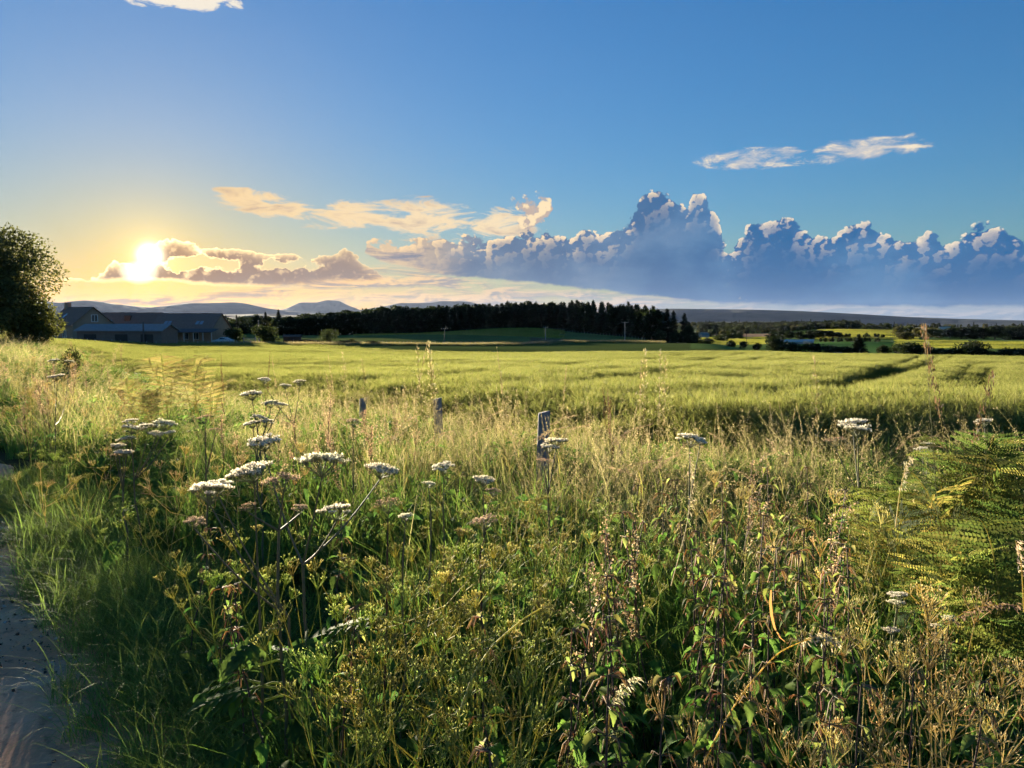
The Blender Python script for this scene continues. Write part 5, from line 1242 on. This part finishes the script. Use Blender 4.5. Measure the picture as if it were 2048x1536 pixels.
# ------------------------------------------------------------------ sorrel and dock: reddish seed spikes
def dock_mesh(h, col_, n_=5, dense=1.0):
    st = MB(); sd = MB()
    P, R = limb((0, 0, -0.02), (rng.normal(0, 0.03), rng.normal(0, 0.03), h), 0.0038, 0.0014, 8, 0.008); tubes(st, P, R, (0.15, 0.08, 0.05), 5)
    def spike(b, e, k):
        q = rng.uniform(0, 1, k)[:, None]; p_ = b + (e - b) * q + rng.normal(0, 0.009, (k, 3))
        cards(sd, p_, 0.0085 * rng.uniform(0.7, 1.3, k), np.full(k, 0.006), unit(k) + np.array([0, 0, 0.3]), unit(k), pick([col_, np.array(col_) * 1.25, np.array(col_) * 0.75], k, 0.15))
    spike(P[5], P[7], int(130 * dense))
    for i in range(n_):
        b = P[4 + i % 3] ; a = rng.uniform(0, 6.28); L = rng.uniform(0.10, 0.2); e = b + np.array([0.35 * L * math.cos(a), 0.35 * L * math.sin(a), L])
        tubes(st, np.array([b, (b + e) / 2, e]), np.array([0.0016, 0.0012, 0.0008]), (0.15, 0.08, 0.05), 3); spike(b + (e - b) * 0.25, e, int(90 * dense))
    return st.mesh('stem', M_STEM), sd.mesh('seed_spikes', M_DRY)
DK = [dock_mesh(0.9, (0.30, 0.22, 0.15), 5, 0.6), dock_mesh(0.9, (0.34, 0.27, 0.18), 4, 0.6), dock_mesh(0.9, (0.27, 0.19, 0.13), 6, 0.6)]
DKD = [dock_mesh(0.9, (0.07, 0.03, 0.022), 4, 1.2)]
def dock(px, py, Y, label, group, dark=False, s_=1.0):
    p_ = at(px, py, Y); g = gnd(p_.x, p_.y); h = max(0.3, p_.z - g)
    t = thing('sorrel', label, 'sorrel', (p_.x, p_.y, g), rng.uniform(0, 6.28), group, (s_, s_, h / 0.9)); t.rotation_euler[0] = rng.normal(0, 0.07); t.rotation_euler[1] = rng.normal(0, 0.07)
    m_ = (DKD if dark else DK)[rng.integers(0, 1 if dark else 3)]; put('stem', m_[0], t); put('seed_spikes', m_[1], t)
for px, py, Y, lab in ((1210, 1056, 2.5, 'pinkish sorrel spike in the green middle right of centre'), (1305, 1065, 2.5, 'pinkish sorrel spike right of the centre one'), (1218, 1150, 2.2, 'pink sorrel spike low, under the centre one'), (1555, 1000, 2.8, 'pink sorrel among the right nettles'), (1478, 915, 3.8, 'orange-tinted sorrel upright before the barley at right'), (1660, 1015, 2.8, 'pinkish sorrel left of the bracken')):
    dock(px, py, Y, lab, 'pink sorrel spikes')
for px, py, Y in ((640, 800, 6.2), (665, 830, 6.0), (690, 790, 6.8), (735, 850, 5.5), (760, 815, 6.2), (620, 850, 5.6), (700, 880, 5.0), (580, 830, 6), (800, 800, 7.0), (540, 860, 5.4), (480, 870, 5.2), (650, 760, 8.0), (450, 830, 6.2), (830, 830, 6.4)):
    dock(px, py, Y, ('nearer' if Y < 6 else 'farther') + ' reddish sorrel among the dry grass ' + where(px, D_MARKS[:4] + [(460, 'by the tall white hogweed left of centre'), (540, 'right of the tall left-of-centre hogweed')]), 'reddish sorrel of the dry grass')
for q in range(30):
    Y = rng.uniform(8, 26); px = rng.uniform(-30, 260); w_ = float(across(float(tanx(px)) * Y, Y))
    if 0.6 < w_ < 4.8: dock(px, float(np.interp(Y, [8, 12, 26], [790, 740, 695])) + rng.uniform(-14, 14), Y, 'brownish seeding stalk along the left end of the verge', 'seeding stalks of the left verge', False, 1.4)
for px, py, Y, lab in ((1228, 803, 5.5, 'dark brown dock spike against the barley right of the thick post'), (1238, 796, 5.6, 'second dark dock spike against the barley'), (455, 728, 8.0, 'dark seeding stalk against the field left of centre'), (520, 722, 8.0, 'thin dark stalk against the field, right of the other dark one')):
    dock(px, py, Y, lab, 'dark dock spikes', True, 0.45)

# ------------------------------------------------------------------ tall single grasses
def tall_grass_mesh(h, kind):
    m_ = MB(); hd = MB(); a = rng.uniform(0, 6.28); lean = rng.uniform(0.03, 0.14)
    t = np.linspace(0, 1, 8); P = np.stack([h * lean * t ** 2 * math.cos(a), h * lean * t ** 2 * math.sin(a), h * t], 1)
    if kind == 'arch': P = np.stack([h * 0.45 * t ** 2.2 * math.cos(a), h * 0.45 * t ** 2.2 * math.sin(a), h * (t - 0.22 * t ** 4)], 1)
    tubes(m_, P, np.linspace(0.0014, 0.0007, 8), (0.12, 0.13, 0.05) if kind == 'cock' else (0.24, 0.22, 0.09), 4)
    for k in (1, 2, 3):
        blades(m_, P[k:k + 1], rng.uniform(0, 6.28, 1), np.array([0.22]), np.array([0.006]), np.array([0.5]), np.array([0.5]), jit((0.16, 0.17, 0.05), 1), jit((0.25, 0.21, 0.08), 1), 5)
    n_ = {'oat': 70, 'spike': 90, 'cock': 150, 'arch': 110}[kind]; col_ = {'oat': (0.27, 0.24, 0.15), 'spike': (0.23, 0.20, 0.12), 'cock': (0.10, 0.07, 0.045), 'arch': (0.25, 0.20, 0.14)}[kind]
    q = rng.uniform(0.72, 1.0, n_); b = np.stack([np.interp(q, t, P[:, k]) for k in range(3)], 1); ax = P[-1] - P[-2]; ax /= np.linalg.norm(ax)
    if kind == 'cock':
        cl = rng.integers(0, 5, n_); q = 0.80 + 0.045 * cl + rng.normal(0, 0.009, n_); b = np.stack([np.interp(q, t, P[:, k]) for k in range(3)], 1); b += np.array([math.cos(2), math.sin(2), 0.1]) * (0.012 * (4 - cl))[:, None] + rng.normal(0, 0.006, (n_, 3))
    off = {'oat': 0.022, 'spike': 0.004, 'cock': 0.004, 'arch': 0.012}[kind]; off_v = unit(n_) * off * (1.2 - (q - 0.72) / 0.28)[:, None].clip(0.2)
    p_ = b + off_v
    if kind in ('oat', 'arch'): tubes(m_, np.stack([b, p_], 1), np.full((n_, 2), 0.0005), col_, 3)
    cards(hd, p_, 0.013 * rng.uniform(0.7, 1.3, n_), np.full(n_, 0.0038), ax * 0.9 + off_v / (off + 1e-4) * 0.5 + (np.array([0, 0, -0.6]) if kind == 'oat' else 0), unit(n_), jit(col_, n_, 0.14))
    return m_.mesh('stem', M_DRY), hd.mesh('seed_head', M_DRY)
TG = {k: [tall_grass_mesh(1.0, k) for _ in range(4)] for k in ('oat', 'spike', 'cock', 'arch')}
def tall(px, py, Y, kind, label, group, wob=0.05):
    p_ = at(px, py, Y); g = gnd(p_.x, p_.y); h = max(0.3, p_.z - g)
    t = thing('tall_grass', label, 'grass', (p_.x, p_.y, g), rng.uniform(0, 6.28), group, (min(h, 1.1), min(h, 1.1), h))
    t.rotation_euler[0] = rng.normal(0, wob); t.rotation_euler[1] = rng.normal(0, wob)
    m_ = TG[kind][rng.integers(0, 4)]; put('stem', m_[0], t); put('seed_head', m_[1], t); return t
for px, py, Y, k, lab in ((1942, 640, 2.6, 'cock', 'tall brown seed head rising highest at the far right'), (1985, 745, 3.0, 'cock', 'brown seed head below the highest at far right'), (2030, 735, 3.4, 'spike', 'thin pale grass spike at the right frame edge'),
                          (875, 684, 4.6, 'oat', 'tallest pale oat grass standing clear against the field at centre'), (858, 690, 4.7, 'oat', 'pale oat grass left of the tallest centre one'), (886, 690, 4.6, 'oat', 'pale oat grass right of the tallest centre one'), (792, 682, 5.2, 'spike', 'slim grass spike left of the centre oat grass'), (1028, 694, 4.8, 'spike', 'slim arching grass between the posts against the field'),
                          (1298, 700, 4.2, 'oat', 'pale grass plume right of centre against the barley'), (1318, 704, 4.2, 'oat', 'second pale grass plume right of centre'), (1335, 716, 4.3, 'oat', 'third pale grass plume right of centre'), (1285, 725, 4.4, 'spike', 'thin spike left of the pale plumes'), (1655, 718, 3.8, 'oat', 'thin pale oat grass alone over the barley at right'), (690, 700, 6.5, 'oat', 'thin oat grass left of centre against the field'),
                          (672, 710, 6.6, 'spike', 'thin grass spike beside the left oat grass'), (745, 716, 6.2, 'oat', 'thin oat grass over the small far post'), (560, 715, 7.0, 'spike', 'thin spike above the left verge'), (1160, 745, 5.0, 'arch', 'arching grass right of the thick post'), (1120, 735, 5.2, 'spike', 'thin spike above the thick post')):
    tall(px, py, Y, k, lab, 'tall grasses against the fields', 0.03)
for px, py, Y, k in [(rng.uniform(560, 1060), rng.uniform(768, 830), rng.uniform(5.5, 8.5), ('arch', 'oat', 'spike')[rng.integers(0, 3)]) for _ in range(85)]:
    tall(px, py, Y, k, {'arch': 'arching', 'oat': 'plumed', 'spike': 'narrow-spiked'}[k] + (' nearer' if Y < 7 else ' farther') + ' dry grass ' + where(px, D_MARKS), 'dry grasses around the fence posts', 0.09)
for px, py, Y, k in [(rng.uniform(1060, 1800), rng.uniform(800, 880), rng.uniform(4.6, 7.0), ('arch', 'oat', 'spike', 'spike')[rng.integers(0, 4)]) for _ in range(60)]:
    tall(px, py, Y, k, {'arch': 'arching', 'oat': 'plumed', 'spike': 'narrow-spiked'}[k] + (' nearer' if Y < 5.8 else ' farther') + ' dry grass before the barley ' + where(px, D_MARKS), 'dry grasses before the barley', 0.08)

# ------------------------------------------------------------------ a few single eye-catchers
def straw(pts, r0, r1, col_, label, cat='straw', name='arching_straw', leafy=None):
    P = np.array([at(*p_) for p_ in pts]); t_ = np.linspace(0, 1, len(P)); T2 = np.linspace(0, 1, 16)
    Q = np.stack([np.interp(T2, t_, P[:, k]) for k in range(3)], 1); Q = gsm(Q, 0.8, 0)
    m_ = MB(); tubes(m_, Q, np.linspace(r0, r1, 16), col_, 5); o_ = m_.build(name, M_DRY); tag(o_, label, cat); return Q
straw([(1405, 1530, 1.5), (1450, 1440, 1.55), (1500, 1365, 1.6), (1560, 1300, 1.62), (1640, 1270, 1.62)], 0.0022, 0.001, (0.36, 0.30, 0.10), 'long golden straw leaning up to the right at the bottom')
straw([(920, 1425, 1.5), (945, 1350, 1.6), (985, 1290, 1.7), (1050, 1235, 1.8), (1085, 1215, 1.85)], 0.003, 0.0016, (0.30, 0.30, 0.09), 'thick pale bent stalk in the golden tangle')
def dead_leaf():
    pts = np.array([at(1542, 1180, 1.7), at(1541, 1205, 1.7), at(1543, 1230, 1.7), at(1549, 1255, 1.7), at(1560, 1275, 1.7), at(1575, 1288, 1.7)]); n_ = len(pts)
    m_ = MB(); ribbons(m_, pts[None], np.array([[0.003, 0.006, 0.0065, 0.005, 0.003, 0.0015]]), np.broadcast_to(np.array([0.9, -0.3, 0.1]), (1, n_, 3)), np.broadcast_to(np.array([0.42, 0.24, 0.09]), (1, n_, 3)))
    tag(m_.build('dead_grass_leaf', M_DRY), 'orange dead grass leaf hanging upright at lower right', 'leaf')
dead_leaf()
def arch_panicle(pts, label, col_, n_=90):
    P = np.array([at(*p_) for p_ in pts]); T2 = np.linspace(0, 1, 18); Q = np.stack([np.interp(T2, np.linspace(0, 1, len(P)), P[:, k]) for k in range(3)], 1); Q = gsm(Q, 1.0, 0)
    t = thing('arching_panicle', label, 'grass', Q[0]); m_ = MB(); tubes(m_, Q - Q[0], np.linspace(0.0016, 0.0006, 18), (0.28, 0.25, 0.11), 4); m_.build('stem', M_DRY, t)
    m_ = MB(); q = rng.uniform(0.35, 1, n_); b = np.stack([np.interp(q, T2, Q[:, k] - Q[0][k]) for k in range(3)], 1)
    cards(m_, b + rng.normal(0, 0.004, (n_, 3)), 0.016 * rng.uniform(0.7, 1.3, n_), np.full(n_, 0.0035), unit(n_) * 0.5 + np.array([0.5, 0, -0.5]), unit(n_), jit(col_, n_, 0.12)); m_.build('seed_head', M_DRY, t)
arch_panicle([(1590, 1310, 1.62), (1600, 1282, 1.62), (1635, 1270, 1.62), (1675, 1285, 1.62)], 'drooping pale oat panicle beside the orange dead leaf', (0.33, 0.31, 0.23))
arch_panicle([(1215, 1470, 1.45), (1220, 1410, 1.45), (1245, 1370, 1.45), (1275, 1352, 1.45)], 'pale drooping panicle right of the big nettle', (0.31, 0.31, 0.23))
arch_panicle([(1860, 1290, 1.7), (1900, 1240, 1.7), (1960, 1210, 1.7), (2040, 1210, 1.7)], 'dark arching panicle over the lower right seed heads', (0.16, 0.12, 0.09))
arch_panicle([(2048, 1230, 1.6), (2044, 1150, 1.6), (2040, 1100, 1.6), (2030, 1080, 1.6)], 'pale pinkish grass spike at the right frame edge', (0.30, 0.25, 0.20), 50)
arch_panicle([(1340, 1180, 2.0), (1375, 1050, 2.2), (1385, 960, 2.4), (1376, 900, 2.5)], 'slim pale grass spike rising right of the thick post', (0.22, 0.20, 0.14), 60)
arch_panicle([(1790, 1060, 2.4), (1800, 980, 2.5), (1812, 930, 2.6), (1822, 915, 2.6)], 'pale beaded grass spike left of the bracken', (0.31, 0.29, 0.23), 60)

# ------------------------------------------------------------------ grass and undergrowth nobody could count
GREEN = [(0.055, 0.10, 0.02), (0.075, 0.12, 0.025), (0.045, 0.085, 0.018)]
YGREEN = [(0.09, 0.115, 0.027), (0.105, 0.12, 0.033), (0.08, 0.11, 0.025)]
STRAW = [(0.175, 0.15, 0.085), (0.14, 0.12, 0.065), (0.215, 0.18, 0.11)]
PINKS = [(0.18, 0.145, 0.11), (0.20, 0.165, 0.125), (0.15, 0.112, 0.086)]
def clump(n, rad, h, w, lean, droop, p0, p1, K_=6, bias=None):
    m_ = MB(); B = disc(n, rad); phi = rng.uniform(0, 2 * PI, n) if bias is None else rng.normal(bias, 0.8, n)
    blades(m_, B, phi, h * rng.uniform(0.55, 1.15, n), w * rng.uniform(0.6, 1.3, n), lean * rng.uniform(0.3, 1.5, n), droop * rng.uniform(0.3, 1.4, n), pick(p0, n), pick(p1, n), K_)
    return m_
def panicles(n, rad, h, pal, droop=0.25, per=26, off=0.012, leafn=14):
    m_ = MB(); B = disc(n, rad); phi = rng.normal(0.3, 1.2, n); hh = h * rng.uniform(0.7, 1.12, n)
    P = blades(m_, B, phi, hh, np.full(n, 0.0028), rng.uniform(0.05, 0.45, n), droop * rng.uniform(0.2, 1.3, n), pick([(0.08, 0.095, 0.03), (0.11, 0.11, 0.045)], n), pick(STRAW, n), 8, 1.5)
    q = rng.uniform(0.68, 1, (n, per)); tt = np.linspace(0, 1, 8)
    b = np.stack([[np.interp(q[i], tt, P[i, :, k]) for k in range(3)] for i in range(n)]).transpose(0, 2, 1).reshape(-1, 3)
    d_ = unit(n * per); cards(m_, b + d_ * off * rng.uniform(0.2, 1.3, (n * per, 1)), 0.010 * rng.uniform(0.7, 1.4, n * per), np.full(n * per, 0.0034), d_ * 0.6 + np.array([0.2, 0, 0.3]), unit(n * per), pick(pal, n * per, 0.15))
    if leafn: blades(m_, disc(leafn, rad), rng.uniform(0, 6.28, leafn), h * rng.uniform(0.4, 0.8, leafn), np.full(leafn, 0.006), rng.uniform(0.2, 0.7, leafn), rng.uniform(0.1, 0.6, leafn), pick(YGREEN, leafn), pick(YGREEN + STRAW, leafn), 5)
    return m_
def herb_clump(n, rad, h, L, pal):
    m_ = MB(); B = disc(n, rad); B[:, 2] = h * rng.uniform(0.1, 1.0, n) ** 0.8
    for i in range(n):
        l_ = L * rng.uniform(0.6, 1.3); v, f = leaf_blade(l_, l_ * rng.uniform(0.4, 0.6), 7, 0.15, 0.15, rng.uniform(0.3, 1.3)); a = rng.uniform(0, 6.28)
        m_.add(place(v, B[i], a, rng.uniform(-0.6, 0.5), rng.normal(0, 0.4)), f, pick(pal, 1, 0.2)[0])
        if i % 3 == 0: tubes(m_, np.array([(B[i][0] * 0.6, B[i][1] * 0.6, 0), B[i]]), np.array([0.002, 0.0014]), (0.08, 0.09, 0.03), 3)
    return m_
HERB = [(0.04, 0.08, 0.02), (0.055, 0.10, 0.024), (0.03, 0.062, 0.018), (0.07, 0.11, 0.028)]
SOFT = [(0.085, 0.13, 0.035), (0.10, 0.14, 0.04), (0.075, 0.115, 0.03)]
G_SOFT = [clump(60, 0.10, 0.42, 0.0045, 0.75, 0.62, SOFT, SOFT + YGREEN, 7) for _ in range(4)]                 # soft grass by the path
G_TALL = [clump(36, 0.11, 0.68, 0.0062, 0.42, 0.40, GREEN, YGREEN + GREEN, 7) for _ in range(4)]
G_DRY = [clump(34, 0.12, 0.70, 0.0042, 0.45, 0.40, YGREEN, STRAW + YGREEN, 7) for _ in range(3)]
G_PAN = [panicles(10, 0.13, 0.92, PINKS + STRAW) for _ in range(3)] + [panicles(9, 0.14, 0.90, STRAW, 0.4, 24, 0.014) for _ in range(2)]
G_HERB = [herb_clump(34, 0.14, 0.45, 0.085, HERB) for _ in range(4)]
# tiles of mixed growth, laid side by side over the verge with their own turn, tilt and height
def tile(half, dens, mix, hs, lowhs=0.6):
    """mix: weights of soft grass, tall grass, dry grass, seeding grass, herbs"""
    T = MB(); n_ = int(dens * (2 * half) ** 2); mix = np.array(mix, float); mix /= mix.sum()
    sets = (G_SOFT, G_TALL, G_DRY, G_PAN, G_HERB)
    for q in range(n_):
        kd = rng.choice(5, p=mix); m_ = sets[kd][rng.integers(0, len(sets[kd]))]
        s_ = hs * rng.uniform(lowhs, 1.15); a = rng.uniform(0, 6.28); ca, sa_ = math.cos(a) * s_, math.sin(a) * s_
        o_ = rng.uniform(-half, half, 2)
        v = np.concatenate(m_.v); v = np.stack([v[:, 0] * ca - v[:, 1] * sa_ + o_[0], v[:, 0] * sa_ + v[:, 1] * ca + o_[1], v[:, 2] * s_], 1)
        T.add(v, list(m_.f), np.concatenate(m_.c) * rng.uniform(0.8, 1.2))
    return T.mesh('tile', M_GRASS)
TILES = [tile(0.26, 58, (1, 0, 0, 0, 0), 0.92) for _ in range(2)] + [tile(0.16, 45, (1, 0, 0, 0, 0), 0.5, 0.5)] + \
        [tile(0.45, 52, (1.6, 2, 0.5, 0, 1.0), 0.80) for _ in range(3)] + \
        [tile(0.50, 50, (0, 3.0, 0.8, 0.2, 2.2), 0.98) for _ in range(4)] + \
        [tile(0.50, 50, (0, 1.5, 1.9, 2.5, 0.7), 1.0) for _ in range(4)] + \
        [tile(0.50, 50, (0.3, 2.2, 0.3, 0.0, 3.2), 0.92) for _ in range(3)]
T_IDX = ((0, 3), (3, 3), (6, 4), (10, 4), (14, 3))       # path edge, low, green, dry, leafy
P_, I_, S_, R_ = [], [], [], []
for (bx_, cell, grow, edge) in (((-4, 7, 0.9, 9.4), 0.75, 1.0, 0), ((-5, 2, 0.9, 9.4), 0.26, 1.0, 1), ((-17, 0, 9.4, 19), 1.0, 1.35, 0), ((-36, -6, 19, 52), 1.7, 2.0, 0)):
    gx_ = np.arange(bx_[0], bx_[1], cell); gy_ = np.arange(bx_[2], bx_[3], cell)
    x, y = [q.ravel() for q in np.meshgrid(gx_, gy_)]; x = x + rng.uniform(-.5, .5, len(x)) * cell * 0.5; y = y + rng.uniform(-.5, .5, len(y)) * cell * 0.5
    w = across(x, y) - path_edge(x, y)
    k = (w > ((0.14 + 0.16 * rng.uniform(0, 1, len(x))) if edge else 0.80)) & (w < (0.85 if edge else 9)) & ~in_barley(x, y) & (y > 0.95) & (np.abs(x / np.maximum(y, 0.1)) < 0.9)
    x, y, w = x[k], y[k], w[k]; px = 1024 + F * x / y; n_ = len(x)
    patch = vnoise(x, y, 1.1, 3); u = rng.uniform(0, 1, n_)
    pdry = np.clip((w - 1.5) / 1.8, 0, 1) * np.clip(1.25 - np.clip((px - 1150) / 900, 0, 0.85), 0, 1) * np.clip(0.8 + 0.5 * patch, 0.2, 1)
    pleaf = np.clip((px - 900) / 600, 0, 1) * np.clip(1.4 - w / 3.5, 0, 1) * 0.6 + 0.12
    if grow > 1: pdry = np.clip(0.55 + 0.4 * patch, 0, 1)
    kind = np.where(edge, 0, np.where((w < 1.3 + 0.3 * patch) & (grow == 1), 1, np.where(u < pdry, 3, np.where(rng.uniform(0, 1, n_) < pleaf, 4, 2))))
    hs = (1 + 0.12 * patch) * rng.uniform(0.88, 1.1, n_)
    hs *= np.where((kind == 1) & (grow == 1), 0.72, 1)
    hs *= np.where(y < 2.4, np.clip(0.50 + 0.2 * y, 0.5, 1), 1)
    i0 = np.array([a for a, _ in T_IDX])[kind]; cn = np.array([b for _, b in T_IDX])[kind]
    ix = i0 + (rng.uniform(0, 1, n_) * cn).astype(int)
    if edge: ix = np.where(w < 0.34, 2, rng.integers(0, 2, n_))
    I_.append(ix); P_.append(np.stack([x, y, ground(x, y) - 0.01], 1)); R_.append(rots(n_, 0.05))
    S_.append(np.stack([np.full(n_, grow), np.full(n_, grow), hs * (1 + (grow - 1) * 0.15)], 1))
# taller growth right along the edge of the barley
ex = np.arange(-2.2, 8.0, 0.42); ey = np.maximum(6.55, PO[1] + (4.55 - (ex - PO[0]) * PN[0]) / PN[1]) + rng.uniform(-0.15, 0.15, len(ex)); n_ = len(ex)
P_.append(np.stack([ex, ey, ground(ex, ey) - 0.01], 1)); R_.append(rots(n_, 0.05)); I_.append(rng.choice([10, 11, 12, 13, 6], n_)); S_.append(np.stack([np.ones(n_), np.ones(n_), rng.uniform(0.95, 1.15, n_)], 1))
P_ = np.concatenate(P_)
scatter('verge_grass', P_, np.concatenate(R_), np.concatenate(S_), np.concatenate(I_), TILES, M_GRASS, 'tangled green and dry grass and low herbs filling the verge', 'grass')
# rough grass strip before the farm and along the far field edge
n = 2600; px = rng.uniform(60, 1330, n); R = np.interp(px, BARLEY_PX, BAND_R) + rng.uniform(1, 15, n); a = np.arctan(tanx(px)); x, y = R * np.sin(a), R * np.cos(a)
ROUGH = [clump(60, 0.9, 0.9, 0.05, 0.4, 0.3, YGREEN, STRAW, 3).mesh('clump', M_DRY) for _ in range(3)]
scatter('rough_grass', np.stack([x, y, ground(x, y)], 1), rots(n, 0.05), rng.uniform(0.6, 1.25, n), rng.integers(0, 3, n), ROUGH, M_DRY, 'rough brownish grass strip along the far edge of the barley', 'grass')
# crumbs of earth and small stones on the path
def stone_mesh(col_):
    m_ = MB(); v = unit(10) * rng.uniform(0.7, 1.1, (10, 1)) * np.array([1, 0.8, 0.55]); import bmesh
    bm_ = bmesh.new(); [bm_.verts.new(q) for q in v]; bmesh.ops.convex_hull(bm_, input=bm_.verts); bm_.verts.index_update()
    vv = np.array([q.co for q in bm_.verts]); ff = np.array([[q.index for q in f_.verts] for f_ in bm_.faces if len(f_.verts) == 3]); bm_.free()
    m_.add(vv, ff, col_); return m_.mesh('stone', M_WALL)
SM = [stone_mesh(c_) for c_ in ((0.14, 0.075, 0.05), (0.20, 0.11, 0.075), (0.40, 0.30, 0.24), (0.10, 0.055, 0.04), (0.50, 0.42, 0.36))]
n = 16000; l = rng.uniform(-2, 12, n); w = -rng.uniform(0, 1, n) ** 1.5 * 2.0 + 0.2
x = PO[0] + PD[0] * l + PN[0] * w; y = PO[1] + PD[1] * l + PN[1] * w
k = (vnoise(x, y, 1.7, 5) + rng.normal(0, 0.5, n) > 0.0) & (y > 0.8); x, y = x[k], y[k]; n = len(x)
sz = np.exp(rng.normal(-5.15, 0.6, n)); sz = np.minimum(sz, 0.025)
scatter('path_gravel', np.stack([x, y, ground(x, y) + 0.012 + sz * 0.2], 1), rots(n, 0.3), sz, rng.integers(0, 5, n), SM, M_WALL, 'crumbs of dark earth and small stones strewn on the path', 'gravel')


# ------------------------------------------------------------------ sward of the sunny far fields
SW = [clump(150, 1.0, 0.34, 0.05, 0.3, 0.2, [(0.17, 0.19, 0.045), (0.20, 0.21, 0.05)], [(0.26, 0.27, 0.06), (0.30, 0.29, 0.07)], 3).mesh('sward', M_SWARD) for _ in range(3)]
P_ = []; S_ = []
def sward(px0, px1, R0, R1, n_, s_, stripe=0.0):
    px = rng.uniform(px0, px1, n_); R = np.sqrt(rng.uniform(R0 ** 2, R1 ** 2, n_)); k = np.sin(R * 0.09) < 1.01 - stripe
    px, R = px[k], R[k]; a = np.arctan(tanx(px)); x, y = R * np.sin(a), R * np.cos(a)
    P_.append(np.stack([x, y, ground(x, y)], 1)); S_.append(np.stack([np.full(len(x), s_), np.full(len(x), s_), np.full(len(x), 1 + s_ * 0.12)], 1))
sward(1800, 2200, 430, 660, 4200, 3.5, 0.40); sward(1640, 1830, 640, 1130, 4200, 4.5, 0.3); sward(1400, 1545, 480, 760, 2000, 4.0); sward(720, 1120, 335, 415, 1600, 3.0)
P_ = np.concatenate(P_); n = len(P_)
scatter('meadow_grass', P_, rots(n, 0.02), np.concatenate(S_), rng.integers(0, 3, n), SW, M_BARLEY, 'sunlit short grass of the far valley fields', 'grass')
# ------------------------------------------------------------------ the evening air
mb = MB(); box(mb, -24500, 24500, -24500, 24500, -130, 600, (1, 1, 1))
m_haze, out = new_mat('haze_air')
vol = X.nt.nodes.new('ShaderNodeVolumePrincipled')
vol.inputs['Color'].default_value = (0.38, 0.47, 0.70, 1); vol.inputs['Density'].default_value = 0.8e-5; vol.inputs['Anisotropy'].default_value = 0.28
X.nt.links.new(vol.outputs[0], out.inputs['Volume'])
tag(mb.build('haze', m_haze), 'thin evening haze over the valley and hills', 'haze', kind='stuff')
